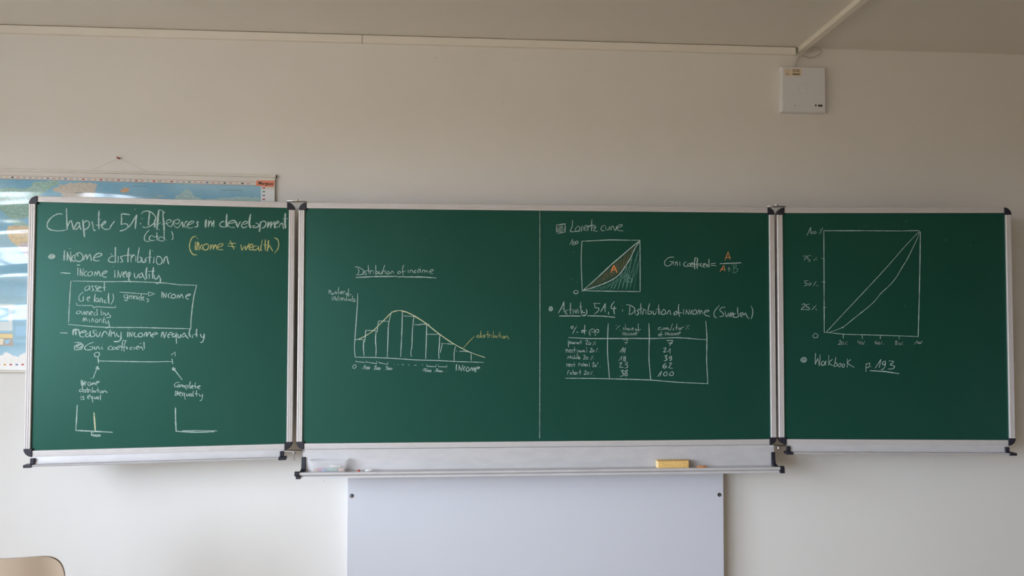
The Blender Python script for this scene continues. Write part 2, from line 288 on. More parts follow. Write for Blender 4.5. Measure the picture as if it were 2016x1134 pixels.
('l', F, 'chalk', 2.2, 'white chalk words "income inequality" of the measuring line', "w1.6:30 85 40 85;w3.2:17 140 12 235;w2.8:57 140 50 235;60 150 98 235;98 235 110 140;165 150 140 190 165 235 205 235;270 160 230 190 230 225 270 240 315 220 310 175 270 155;350 235 365 170 395 150 400 200 403 235;405 230 440 160 470 150 482 200 490 235;505 195 570 190 620 175 590 155 540 165 510 200 515 230 540 250;w3:720 140 705 190 695 240;w2.4:740 140 745 200 755 265;755 265 780 200 805 140;850 195 900 195 925 165 880 150 840 190 830 240 870 250;960 170 925 200 930 240 970 230 1000 180;w2.4:1000 160 1000 270 1005 375;1030 180 1045 250 1075 250 1090 190;1165 160 1110 215 1120 245 1190 215;1170 160 1205 230 1245 270;w2.8:1280 80 1262 170 1285 240;w3:1328 210 1328 255;w3.2:1415 80 1410 160 1415 235;w2:1350 190 1430 190;1490 180 1510 240 1550 240 1565 180;w2.6:1570 180 1560 270 1530 345 1490 350"),
('l', W_, 'chalk', 1.7, 'white chalk box bullet shaded in, before Gini', "260 690 400 685 470 700;265 780 255 850 265 900;w2:270 920 380 905 480 885 492 830;w2:290 790 400 700;285 810 440 730 470 700;300 850 420 760 520 740;340 860 400 850 520 765;420 865 520 800;470 730 520 750 530 790 500 820 490 880"),
('l', W_, 'chalk', 1.8, 'white chalk words "Gini coefficient"', "835 680 720 720 620 780 565 850 590 900 680 915 780 900 835 850 800 820 720 815;875 800 870 870 900 895;935 820 930 900;935 850 980 810 1005 860 1040 895;1095 820 1090 870 1130 890;w1.4:1116 742 1124 744;1400 795 1330 810 1285 860 1300 900 1400 910;1470 820 1420 850 1420 890 1480 900 1510 860 1480 820;1500 860 1600 840 1670 810 1640 790 1570 810 1530 860 1560 895 1620 885;1735 620 1720 720 1705 850 1700 940;1735 610 1775 630;1815 640 1785 750 1770 880 1775 970;1800 620 1850 640;1690 835 1780 830 1870 820;1870 830 1850 870 1880 890;2030 830 1970 840 1950 880 1965 895 2020 893;2073 820 2083 895;2123 860 2203 840 2223 800 2173 805 2133 850 2153 890 2213 895;2243 870 2283 820 2313 845 2353 930;w2.2:2378 665 2385 780 2393 880;w1:2253 715 2313 712"),
('l', E_, 'chalk', 1.8, 'white chalk zero over the number line', "940 550 895 570 885 610 910 640 960 640 990 600 975 560 940 550"),
('l', E_, 'chalk', 2.1, 'white chalk number line from 0 to 1', "!960 650 967 775;!980 728 1649 740 1906 745 2146 745 2346 738 2456 741;w2.4:!2458 685 2474 782;w1.9:!2441 605 2531 545 2521 630"),
('l', E_, 'chalk', 1.8, 'white chalk arrow pointing up at the zero', "960 830 915 880 975 895 950 850;930 870 965 880;925 910 890 990 860 1080"),
('l', F, 'chalk', 1.9, 'white chalk arrow pointing up at the one', "w2.8:940 860 928 890 950 918 975 895 945 870 955 900;w2.2:!960 900 1120 1110"),
('l', G, 'chalk', 1.6, 'white chalk note "income distribution is equal"', "w2.2:240 145 245 190 252 242;w2.2:265 150 262 200 264 245;265 160 282 230 296 160;330 175 300 200 315 235;370 180 345 205 365 235 395 215 380 180;405 230 420 190 430 225;430 225 450 190 465 225;475 205 520 185 525 170 490 175 475 210 495 230;395 124 410 122;245 290 215 310 225 335 260 320;265 245 262 290 270 345;285 300 290 345;320 300 300 305 320 330 300 345;340 270 340 350;310 300 370 298;360 345 365 310 385 300;390 305 395 345;420 265 415 345;415 340 445 335 435 310;455 315 465 345 480 315;505 265 510 350;485 310 530 305;530 320 540 350;570 320 550 340 570 355 590 335 570 315;595 350 610 320 630 325 650 345 660 340;235 405 240 455;238 372 242 374;285 405 260 415 285 435 285 455 240 460;345 425 390 400 380 385 350 400 345 435 370 450;425 410 400 420 405 440 430 430;425 400 420 450 430 505;450 410 455 445 475 440 480 415;510 410 490 430 500 450 520 430;515 410 520 455;550 380 548 430 550 470"),
('l', G, 'chalk', 2.6, 'white chalk axes of the small graph with the yellow bar', "w2.3:!180 545 168 750 155 945;!155 950 450 966 740 980"),
('l', G, 'chalk_cream', 3.0, 'pale yellow chalk bar', "!445 665 455 800 466 958"),
('l', G, 'chalk', 1.6, 'white chalk number 5000', "440 985 405 985;405 985 405 1010 430 1025 395 1032;450 1015 435 1035 455 1045 470 1025 450 1015;490 1015 475 1035 490 1050 510 1030 490 1015;530 1015 515 1030 530 1045 548 1030 530 1015"),
('l', H, 'chalk', 1.6, 'white chalk note "complete inequality"', "430 185 380 190 350 230 365 255 400 255;420 220 400 245 425 260 440 235 420 220;450 260 460 225 480 230 485 265;485 260 505 230 515 270;525 235 540 300;530 250 560 225 570 260 545 275;605 170 595 240 605 285;615 260 645 250 640 230 615 260 650 285;685 185 680 250 690 280;655 245 720 255;720 265 765 245 740 240 720 270 765 295;w2.4:370 320 365 398;w2:395 320 390 395;395 330 410 380 418 330;430 370 465 350 445 340 430 380 460 405;500 350 475 370 485 395 515 370;515 350 515 410 525 460;545 360 550 400 575 390 580 360;610 360 590 385 605 405 625 370;625 365 630 405;655 320 645 380 655 410;705 310 700 370 705 405;680 365 735 365;745 370 755 400 785 395;800 370 795 430 780 470 755 475"),
('l', H, 'chalk', 2.4, 'white chalk axes of the empty small graph', "w2.7:!368 590 370 780 378 960;!375 965 500 972 700 980 990 972;w1.5:!480 955 700 952 1035 958"),
# ---- middle panel
('c', I, 'chalk', 1.5, 'white chalk words "Distribution of income"', "555 130 590 125 650 150 700 190 690 230 640 250 570 250;600 150 620 190 600 240;683 195 685 250;735 185 705 205 735 225 735 245 700 245;765 95 770 170 780 240;730 185 830 190;800 235 805 190 840 185;850 190 855 235;885 95 885 170 885 250;885 240 920 225 910 200 890 195;940 195 940 235 970 235 980 200;1025 95 1005 170 985 240;985 190 1040 188;1035 195 1040 235;1080 195 1055 220 1075 240 1105 220 1080 192;1120 235 1140 195 1160 200 1170 228;1265 190 1235 210 1245 235 1280 220 1265 190;1330 95 1310 150 1320 250;1290 205 1355 195;1400 170 1400 215;1425 215 1440 175 1465 185 1475 215;1525 175 1495 195 1500 215 1525 210;1580 165 1550 190 1560 210 1590 200 1595 170 1565 160;1620 215 1635 175 1660 180 1665 215;1665 210 1690 180 1710 215;1720 205 1780 190 1800 175 1770 165 1745 195 1755 220 1790 235;1596 125 1601 127"),
('c', I, 'chalk', 2.3, 'white chalk underline of the graph title', "!570 293 850 278 1230 275;!1240 286 1320 277 1360 288;!1360 283 1650 285 1845 300"),
('c', I, 'chalk', 1.3, 'white chalk axis note "number of individuals"', "140 490 145 555;145 530 165 495 175 560;185 540 200 565 215 530;235 560 245 520 260 530 265 560;300 445 290 500 290 550;290 550 325 540 310 515;335 540 360 520 345 510 330 545 355 555;370 555 380 515 400 515;425 540 405 555 425 570 440 545 420 540;455 470 450 530 455 600;430 580 500 560;195 595 195 655;220 655 225 600 245 610 245 655;275 620 255 640 275 660;290 580 290 660;315 610 320 660;335 610 350 655 365 610;380 610 385 660;410 630 395 645 410 660;425 580 420 665;440 630 445 660 460 635;480 635 465 655 485 665;490 630 495 670;515 585 510 670;550 630 530 640 555 655 550 675 520 675"),
('c', J, 'chalk', 1.9, 'white chalk axes of the bar graph', "195 -178 190 0 170 300 150 560 145 700 155 835;!155 835 450 840 750 855 1134 880 1455 889 1734 903 2205 919"),
('c', J, 'chalk', 1.6, 'white chalk bars of the bar graph', "!150 553 300 555;w2.3:325 405 318 500 305 600;w2.2:290 570 288 700 298 810;!325 408 490 415;w2:490 420 480 560 490 700 485 830;w1.8:530 260 515 350 505 440;!535 258 695 265;w1.9:735 110 690 300 680 500 668 835;w1.9:908 115 900 450 880 825;!930 178 1090 185;w2:928 176 940 180;w1.9:1092 190 1070 400 1060 650 1045 750 1050 825;!1100 318 1190 320 1205 310 1340 314;w1:1174 298 1178 300;w2:1295 320 1293 480 1279 857;!1311 469 1500 471;w1.8:1504 488 1498 642 1488 750 1493 857;!1525 618 1595 618;!1611 621 1713 630;!1544 627 1511 766;1755 664 1734 771 1734 895;!1761 734 1782 736;!1820 745 1884 739 2007 758;!2005 782 2004 889"),
('c', J, 'chalk_cream', 2.1, 'pale yellow chalk distribution curve', "160 560 230 540 320 495 430 425 520 340 630 230 730 130 800 100 860 93 930 102 1020 135 1120 190 1210 245 1295 305 1498 466 1723 621 1884 707 2007 766 2227 841;w2.6:900 100 1020 137 1120 192 1210 247 1295 307 1498 468 1723 623"),
('c', K, 'chalk_yellow', 1.2, 'yellow chalk word "distribution" with its pointer line', "!700 640 800 530 860 472;930 450 895 470 910 485 950 475;960 385 955 440 960 490;980 455 985 490;1020 450 1000 460 1020 475 1000 490;1060 390 1060 490;1030 445 1090 445;1080 490 1085 455 1105 450;1115 455 1120 490;1145 390 1140 490;1140 485 1170 475 1155 455;1180 460 1190 490 1210 460;1240 400 1235 490;1215 450 1260 450;1255 465 1262 495;1300 465 1280 485 1300 500 1315 480 1295 462;1320 495 1335 465 1355 470 1370 505 1380 510"),
('c', K, 'chalk', 2.0, 'white chalk word "income" under the bar graph', "w2.4:597 890 590 978;w2.2:637 900 630 975;635 905 668 985;668 985 690 895;725 915 700 950 712 985;760 930 735 960 755 990 785 970 770 925;800 985 822 930 835 985;835 985 857 932 865 998;870 965 930 945 935 930 890 935 870 970 890 1000;w1:578 925 590 927"),
('c', J, 'chalk', 1.5, 'white chalk interval brackets and dots under the axis', "!168 890 168 905 315 920;!335 895 335 925;!340 915 500 940;!498 900 500 945;!530 910 540 925 670 950 680 915;w1:780 960 790 962;w1.2:835 955 850 955;w1.4:900 955 930 955;w1.2:1000 960 1020 962;w1.4:1100 965 1130 966;w1:1225 955 1235 957;w1:1227 950 1232 952;!1297 953 1300 980 1445 988 1447 955;!1479 953 1487 988 1616 991 1618 958"),
('c', J, 'chalk', 1.3, 'white chalk numbers 0 1000 2000 3000', "w1.6:140 960 115 990 135 1015 170 995 165 960 140 955;270 1025 315 960;315 960 305 1025;335 985 320 1005 335 1025 350 1005 335 985;360 990 345 1010 358 1028 370 1008 358 988;380 990 367 1010 378 1026 390 1005 380 990;460 985 495 968 470 1010 460 1030 490 1028;505 998 492 1015 505 1032 516 1015 505 998;525 1000 512 1018 525 1034 536 1016 525 1000;545 1002 533 1018 545 1034 556 1016 545 1002;640 988 680 985 655 1005 675 1025 640 1040;692 1005 682 1020 692 1034 704 1018 692 1005;712 1005 704 1020 714 1034 724 1018 712 1005;735 1008 724 1020 735 1034 746 1020 735 1008"),
('c', K, 'chalk', 1.2, 'white chalk numbers 15000 and 16000', "90 985 120 945;120 945 115 990;135 950 165 948;135 950 130 970 152 975 145 990 125 990;170 970 160 985 172 995 182 980 170 970;190 970 180 985 192 998 202 982 190 970;208 968 200 985 212 998 218 980 208 968;270 1000 305 945;305 945 295 1000;320 950 305 975 315 995 328 982 310 978;338 975 328 988 338 998 346 985 338 975;355 978 346 990 356 1000 366 988 355 978;375 980 368 990 376 1000 386 990 375 980;410 998 412 1000;450 998 452 1000;448 960 450 962"),
('c', (0, 0, 1), 'chalk_soft', 1.6, 'thin white chalk line down the middle of the board', "!1062.6 415 1063 640 1062.3 863"),
('c', L, 'chalk', 1.7, 'white chalk box bullet shaded in, before Lorentz', "!110 92 232 76;!230 78 232 188;!232 188 128 212;!110 92 112 200;105 165 165 100;w2.4:120 190 190 105;w2:150 190 205 125;165 195 225 150"),
('c', L, 'chalk', 1.5, 'white chalk words "Lorentz curve"', "335 25 330 110 305 180 385 182 440 175;405 110 375 150 385 180 430 165 435 120 405 108;460 182 465 120 470 105;495 140 535 125 530 95 495 120 500 165 540 160;545 175 560 115 600 100;605 15 600 100 600 175;540 112 590 100 650 95;610 130 660 115 640 150 630 172 685 180;790 95 750 110 730 145 745 170 780 172;800 110 800 150 830 160 855 110;855 110 860 160;870 165 885 110 905 112;905 115 930 170 955 100;960 135 1010 115 1030 90 990 90 955 130 970 165 1045 175"),
('c', L, 'chalk', 1.5, 'white chalk number 100 beside the small square', "295 370 335 290;335 290 328 375;360 320 340 345 355 370 375 345 360 320;395 312 375 335 390 358 412 335 395 312"),
('c', L, 'chalk', 1.8, 'white chalk square of the small curve graph', "465 315 455 600 470 1020;!470 318 850 300 1275 305;!1275 305 1278 600 1278 1020;!480 1008 800 1015 1275 1022;380 1005 350 1025 365 1050 405 1045 410 1015 380 1003"),
('c', L, 'chalk', 2.3, 'white chalk diagonal and curve of the small graph', "470 1015 700 810 870 650 1000 540 1150 410 1275 310;480 1005 620 965 750 920 880 860 980 790 1070 670 1150 540 1200 430 1275 310"),
('c', L, 'chalk_orange', 2.6, 'orange chalk letter A on the shaded strip', "!870 757 912 655;!912 655 957 757;!882 718 942 716"),
('c', L, 'chalk_teal', 1.7, 'pale green chalk letter B on the shaded area', "1040 830 1080 790 1115 770 1112 800;!1095 800 1092 885;1100 790 1130 810 1100 835 1160 845 1155 880 1075 890;1080 845 1078 885"),
('c', Mm, 'chalk', 1.7, 'white chalk words "Gini coefficient ="', "370 265 280 270 200 330 185 400 230 440 300 420 345 365 290 350;362 335 365 420;395 430 400 360;400 380 430 360 440 430;485 355 490 435;620 360 580 370 565 420 600 450 650 440;670 390 645 410 650 440 685 440 700 400 670 385;690 420 750 400 745 380 715 385 700 430 730 450 780 440;w2.5:790 275 780 380 785 498;790 275 840 285;w2.3:843 290 828 390 835 498;760 410 870 400;865 390 870 440;925 385 900 400 900 440 930 450;945 430 1000 410 990 390 960 400 950 450 985 465;1010 460 1030 410 1050 465;w2:1065 300 1065 380 1070 460;w2.2:!1100 398 1190 388;w2.2:!1110 430 1205 434"),
('c', Mm, 'chalk_orange', 1.8, 'orange chalk letter A above the fraction bar', "!1385 325 1445 155 1487 310;!1410 275 1490 270"),
('c', Mm, 'chalk_orange', 1.8, 'orange chalk letter A below the fraction bar', "!1285 550 1365 425 1382 542;!1305 512 1380 508"),
('c', Mm, 'chalk', 2.1, 'white chalk fraction bar', "!1280 394 1400 390 1500 385 1705 378"),
('c', Mm, 'chalk', 2.1, 'white chalk plus sign', "w1.7:!1435 490 1505 492;w1.7:!1460 460 1465 545"),
('c', Mm, 'chalk_teal', 1.8, 'pale green chalk letter B of the fraction', "1515 430 1600 410 1605 450 1555 480 1630 490 1630 540 1570 572 1520 570;!1560 430 1550 550"),
('c', N_, 'chalk', 1.8, 'white chalk bullet before Activity', "155 125 115 130 110 160 150 170 145 195 110 195 105 165 140 140 165 160 155 190"),
('c', N_, 'chalk', 1.7, 'white chalk words "Activity 51.4"', "270 240 330 130 368 35;368 35 370 130 375 225;w1:300 165 375 160;440 185 405 200 400 240 430 260;490 60 485 160 488 260;w1:450 190 520 165;535 180 538 260;565 180 585 240 610 165;625 180 630 250;672 40 672 140 682 250;w1:640 130 710 130;700 190 710 235 750 230;770 170 785 230 745 290 690 272;905 68 1020 70;920 80 930 150;930 150 990 150 1000 180 960 230 920 255;w2:1030 220 1080 140 1115 70;w2.2:1115 70 1110 220;w2.2:1172 220 1172 262;1275 35 1230 100 1220 150 1265 165 1310 150;w2:1280 120 1270 200 1285 260;w1.2:1414 110 1419 112;1425 175 1427 210"),
('c', N_, 'chalk', 2.2, 'white chalk underline of the activity heading', "!285 295 480 292 670 296;w1.8:690 270 720 290 755 270;!790 290 1050 295 1290 318"),
('c', N_, 'chalk', 1.7, 'white chalk words "Distribution of income (Sweden)"', "1495 90 1560 100 1640 150 1640 200 1590 255 1535 265;1560 120 1555 190 1550 250;1660 190 1650 260;1735 180 1690 195 1715 230 1700 270 1675 272;1755 65 1755 160 1760 260;w1:1720 165 1800 160;1790 270 1805 190 1840 180;1850 190 1850 260;1915 65 1890 170 1885 260;1885 260 1940 255 1945 215 1910 205;1975 200 1985 260 2019 260 2034 205;2079 80 2074 180 2079 265;w1:2028 175 2108 170;2099 200 2104 265;2164 180 2129 230 2144 270 2194 250 2199 200 2164 175;2224 265 2254 205 2279 200 2294 270;2384 215 2354 245 2364 275 2409 250 2404 215 2379 212;w2:2444 80 2434 170 2452 305;2414 240 2504 235;2529 170 2529 260;2569 265 2579 180;2579 190 2620 265;2624 265 2634 175;2689 185 2659 225 2669 265;2734 180 2694 220 2704 260 2754 250 2759 200 2734 178;2774 265 2799 190 2814 200 2819 265;2819 260 2849 190 2874 265;2894 230 2964 215 2984 195 2934 190 2899 235 2924 280 2999 300;3174 105 3104 180 3074 250 3089 310 3129 325;3279 135 3214 145 3179 185 3224 230 3254 270 3224 300 3174 305;3274 210 3304 310 3339 240 3354 310 3379 220;3384 280 3424 255 3409 235 3379 270 3399 310;3464 250 3424 275 3434 315 3494 315 3524 300;3504 140 3504 230 3520 300;3544 275 3604 265 3589 235 3549 250 3549 290 3594 310;3614 290 3644 240 3669 300 3704 340;3744 110 3774 190 3769 280 3744 350"),
('c', P_, 'chalk', 2.0, 'white chalk lines of the table', "850 60 840 300 840 600 870 990;!170 302 500 318 840 318 1308 315 1550 318 1700 315 2020 304 2200 312 2400 330 2540 337;w1.8:!118 1000 600 1003 1308 1020 1580 1030 2020 1068 2560 1094;1548 60 1555 300 1550 680 1580 1030;!2525 20 2545 300 2538 700 2560 1094"),
('c', P_, 'chalk', 1.5, 'white chalk column head "% of pop"', "225 105 210 125 225 145 250 130 245 108 225 105;310 105 270 170 240 235;310 200 330 210 310 215;420 170 390 190 400 215 435 200 425 170;450 85 445 160 445 245;400 190 480 180;520 200 530 230 540 270;520 200 560 160 600 160 620 200 560 205;620 190 630 270;620 220 650 165 685 170 680 210 650 220"),
('c', P_, 'chalk', 1.2, 'white chalk row "poorest 20%"', "165 350 165 400 170 465;170 390 205 370 195 405 175 405;220 380 210 400 230 405 235 385 220 380;250 385 245 405 265 405 265 385 250 383;280 410 285 385 300 385;305 400 325 390 310 385 308 405 325 410;345 385 335 395 350 405 335 412;380 345 380 412;350 375 400 375;455 365 490 345 500 370 465 415 510 420;530 380 515 410 535 425 550 395 530 380;590 385 600 375;!635 370 585 435;620 410 635 425"),
('c', P_, 'chalk', 1.2, 'white chalk row "next poorest 20%"', "125 495 125 560;125 530 150 505 160 560;175 540 205 520 190 510 175 540 205 560;215 515 240 560;240 515 215 560;270 460 270 560;230 515 305 510;320 520 320 590;320 530 350 520 340 550;365 525 360 550 380 545 375 525;390 550 400 525;415 540 435 525 415 525 415 555;450 530 440 540 455 555;475 460 485 555;540 490 570 485 560 520 530 550 575 550;590 510 575 535 595 550 610 525 590 510;!670 480 640 555;650 490 655 493;690 545 694 548"),
('c', P_, 'chalk', 1.2, 'white chalk row "middle 20%"', "145 670 165 620 180 660;180 655 205 615 210 665;230 625 232 665;255 640 240 660 262 665;270 600 270 668;300 640 285 660 305 665;312 600 315 668;335 600 330 668;340 655 365 645 350 635 340 665 370 668;425 610 450 605 450 635 420 675 460 670;485 630 465 655 485 675 505 650 485 630;!590 615 545 690;560 625 563 628;598 665 602 668"),
('c', P_, 'chalk', 1.2, 'white chalk row "next richest 20%"', "135 750 140 800;140 775 165 750 170 800;180 785 205 765 190 755 180 790 205 800;215 760 240 800;240 760 220 800;265 730 268 800;235 765 285 765;345 790 350 745 370 745;380 750 385 790;410 755 395 775 415 790;425 730 425 790;425 770 445 760 450 795;460 780 480 765 465 760 460 790 480 795;500 760 490 775 505 790;525 730 530 800;575 755 600 725 605 755 580 800 615 795;630 765 620 790 640 800 645 775 630 765;!675 730 660 760;705 800 712 804"),
('c', P_, 'chalk', 1.2, 'white chalk row "richest 20%"', "150 940 160 880 180 865;195 890 200 935;225 895 210 920 230 935;245 850 245 935;245 910 265 895 270 940;285 920 305 905 290 900 285 930 305 940;325 900 315 915 330 930;365 850 370 940;345 895 385 890;440 880 465 870 460 900 435 935 480 935;500 890 485 915 505 935 520 905 500 890;!580 880 540 945;545 885 548 888;593 940 600 943"),
('c', P_, 'chalk', 1.1, 'white chalk column head "% share of income"', "!1050 90 980 165;980 95 995 90;1040 175 1055 178;1125 130 1105 140 1125 160 1105 175;1145 70 1145 175;1145 155 1170 140 1175 175;1200 145 1185 165 1205 172;1210 145 1215 175;1225 175 1235 145;1255 160 1285 145 1265 135 1255 165 1285 175;1330 145 1315 165 1330 180 1350 160;1365 60 1365 130 1370 205;1350 175 1410 160;1095 205 1095 260;1115 265 1120 210;1120 215 1140 260;1140 260 1148 210;1170 225 1155 245 1170 265;1195 225 1185 250 1205 260 1215 235 1195 225;1230 265 1245 225 1260 265;1265 260 1285 225 1300 265;1310 245 1345 225 1325 210 1310 240 1335 258"),
('c', P_, 'chalk', 1.5, 'white chalk share numbers 7 14 18 23 38', "!1095 340 1185 342;!1185 342 1150 415;!1125 385 1180 390;!1050 555 1110 470;!1110 470 1095 565;1150 480 1110 530 1140 535;!1145 505 1130 565;!1030 700 1085 620;!1085 620 1075 690;1150 622 1122 628 1116 646 1146 668 1142 696 1114 696 1116 672 1146 648 1150 622;1040 745 1070 730 1080 745 1045 810 1110 812;1130 725 1165 720 1180 740 1145 765 1185 780 1175 815 1135 825;1065 870 1110 865 1085 900 1120 920 1100 955 1055 968;1170 860 1135 880 1175 920 1165 960 1135 945 1155 905 1180 865 1170 855"),
('c', Q, 'chalk', 1.2, 'white chalk column head "cumulative % of income"', "530 120 490 140 490 165 525 160;545 135 550 165 575 160 580 130;590 165 605 130 620 165;620 160 640 130 650 170;665 135 670 170 695 165;735 60 715 120 705 175;755 140 740 165 765 170;810 70 800 130 800 175;780 130 830 125;830 140 832 165;845 135 860 170 875 130;880 165 895 130 930 120;!1020 85 960 160;970 90 985 95;1005 150 1018 155;510 235 490 260 505 275 525 250 510 235;545 190 535 240 545 290;530 250 570 245;w1.6:610 205 608 260;635 262 640 215;640 215 660 260;660 260 665 210;700 225 680 250 695 265;725 225 712 250 730 262 745 240 725 225;755 265 775 225 785 262;785 258 805 225 815 262;825 245 870 215 850 205 830 235 840 262"),
('c', Q, 'chalk', 1.6, 'white chalk cumulative numbers 7 21 39 62 100', "w2:!635 352 740 352;!740 352 680 445;w1.9:!665 395 735 395;580 490 610 475 620 495 580 550 630 545;!650 550 695 490;!695 490 690 580;595 615 640 610 610 645 640 665 620 695 590 700;705 620 675 640 690 660 715 640 710 620;715 640 715 685 680 690;620 740 575 780 575 820 615 820 630 790 590 790;675 750 700 735 715 750 670 815 735 828;!475 975 545 880;!545 880 520 970;615 890 580 920 590 955 635 950 640 910 615 888;715 890 680 930 700 955 745 940 745 900 715 888"),
# ---- right wing
('r', S, 'chalk', 1.3, 'white chalk mark "100 %"', "!130 240 187 120;!187 120 180 215;205 178 192 198 205 215 220 197 205 178;245 177 230 198 245 215 262 192 245 177;!355 130 305 215;312 150 325 155;335 205 340 212"),
('r', S, 'chalk', 1.8, 'white chalk square of the large curve graph', "368 172 370 600 372 1134;!372 1134 374 1590;!365 172 900 172;w1.5:!900 172 1460 175;w1.5:!1470 182 1480 174 1700 170;w2.3:!1715 185 1710 600 1698 1134;w2.1:!1698 1134 1692 1380 1685 1653;w1.5:!374 1588 640 1615 1170 1631 1680 1648;w1.2:!330 555 380 560;w1.2:!335 887 390 887;w1.2:!358 1238 400 1238"),
('r', T, 'chalk', 1.9, 'white chalk tick under the large square', "!600 520 602 570"),
('r', T, 'chalk', 1.9, 'white chalk tick under the large square', "!850 525 852 578"),
('r', T, 'chalk', 1.9, 'white chalk tick under the large square', "!1090 535 1087 580"),
('r', T, 'chalk', 1.9, 'white chalk tick under the large square', "!1335 548 1335 582"),
('r', S, 'chalk', 1.35, 'white chalk diagonal of the large graph', "1700 180 1500 390 1300 620 1100 840 825 1134 640 1330 403 1587"),
('r', S, 'chalk', 1.35, 'pale chalk curve bending below the diagonal', "1700 185 1680 260 1600 430 1530 570 1450 700 1380 820 1290 930 1160 1050 1095 1134 1010 1218 893 1313 765 1414 627 1520 436 1594;w2.4:1452 688 1466 690;w2.4:1152 1050 1168 1050;w2.4:885 1312 900 1312;w2.4:622 1524 640 1526"),
('r', S, 'chalk', 1.3, 'white chalk marks 75%, 50% on the upright axis', "!75 525 135 525;!135 525 95 585;!90 555 120 555;145 530 140 560 170 575 175 595 145 600;!145 525 185 515;!270 540 225 590;205 530 208 532;262 575 270 580;!90 870 150 870;!105 875 100 905;100 905 130 905 130 930 90 942;175 895 155 915 165 935 190 915 175 895;!260 880 225 940;215 895 218 897;270 936 285 945"),
('r', T, 'chalk', 1.4, 'white chalk marks 25% and 0 by the axis', "55 140 80 120 100 140 50 195 105 190;!120 130 158 125;120 135 115 160 150 170 155 195 110 200;!245 140 190 200;203 150 207 152;240 180 250 205;235 505 205 535 215 565 255 562 270 535 235 505"),
('r', T, 'chalk_soft', 1.2, 'faint white chalk marks 20% to 100% along the bottom axis', "545 610 565 600 565 630 535 655 575 655;590 620 575 640 590 655 605 635 590 620;!655 615 615 660;620 625 624 627;645 650 655 658;800 600 795 630 830 630;!825 610 815 655;845 620 835 640 850 655 860 635 845 620;!885 610 865 655;910 655 913 658;1035 600 1020 630 1035 650 1050 635 1030 630;1065 620 1055 640 1068 655 1080 635 1065 620;!1110 612 1090 655;1120 640 1130 660;1300 605 1285 615 1310 640 1295 660 1285 645 1310 615 1300 605;1340 630 1328 645 1340 660 1352 645 1340 630;!1385 615 1365 660;1395 660 1400 663;!1530 655 1575 605;!1575 605 1568 640;1590 622 1582 635 1592 645 1600 630 1590 622;1612 620 1604 635 1614 642 1622 630 1612 620;!1640 605 1622 642;1650 640 1653 642"),
('r', T, 'chalk', 1.5, 'white chalk bullet before Workbook', "w2:80 825 45 850 60 880 100 882 118 855 100 828 80 825;65 850 85 840 95 860 75 870 70 850"),
('r', T, 'chalk', 1.5, 'white chalk word "Workbook"', "238 770 234 850 235 915;235 915 265 845 270 840;270 840 285 935;285 935 296 860 297 790;335 870 310 910 330 930 360 900 340 870;365 930 370 880 385 875;410 790 410 930;460 850 415 895 465 935;505 820 490 900 475 945;475 945 515 935 520 905 495 895;560 900 535 930 555 950 575 920 560 900;600 905 585 935 605 955 620 925 600 905;655 840 655 955;700 850 660 900 745 955"),
('r', T, 'chalk', 1.7, 'white chalk page note "p. 193"', "900 900 900 1010;900 920 945 900 940 950 905 960;963 945 967 948;!1020 970 1095 850;!1095 850 1075 960;1150 870 1120 890 1120 920 1150 910 1155 870;1155 880 1150 940 1115 985 1100 980;1200 870 1265 880 1220 920 1275 940 1250 975 1190 975"),
('r', T, 'chalk', 2.2, 'white chalk underline of the page note', "!955 998 1150 1010 1330 1038"),
]
# hatching of the small curve graph, drawn as two zigzags between its outlines
def poly(pts, x):
    for (xa, ya), (xb, yb) in zip(pts, pts[1:]):
        if xa <= x <= xb: return ya + (yb-ya)*(x-xa)/(xb-xa)
    return pts[-1][1]
DG = [(470, 1015), (700, 810), (870, 650), (1000, 540), (1150, 410), (1275, 310)]
CV = [(470, 1012), (620, 965), (750, 920), (880, 860), (980, 790), (1070, 670), (1150, 540), (1200, 430), (1275, 310)]
z = []; x = 560
while x < 1190:
    xt = x + 35 + .05*(x-560); z += [(x, poly(CV, x)-9), (xt, poly(DG, xt)+14)]; x += random.uniform(27, 42)
ZA = '!' + ' '.join('%d %d' % p for p in z)
z = []; x = 590
while x < 1235:
    xt = min(x + 60 + .18*(x-590) + random.uniform(0, 40), 1262); z += [(x, random.uniform(985, 1010)), (xt, max(poly(CV, xt)+30, 420 if x < 1100 else 560+random.uniform(0, 300)*(x-1100)/130))]; x += random.uniform(46, 66)
ZB = '!' + ' '.join('%d %d' % p for p in z)
WRITING.append(('c', L, 'chalk_brown', 1.1, 'thin orange chalk hatching of the strip marked A', ZA))
WRITING.append(('c', L, 'chalk_teal', 1.2, 'pale green chalk hatching of the area marked B', ZB))
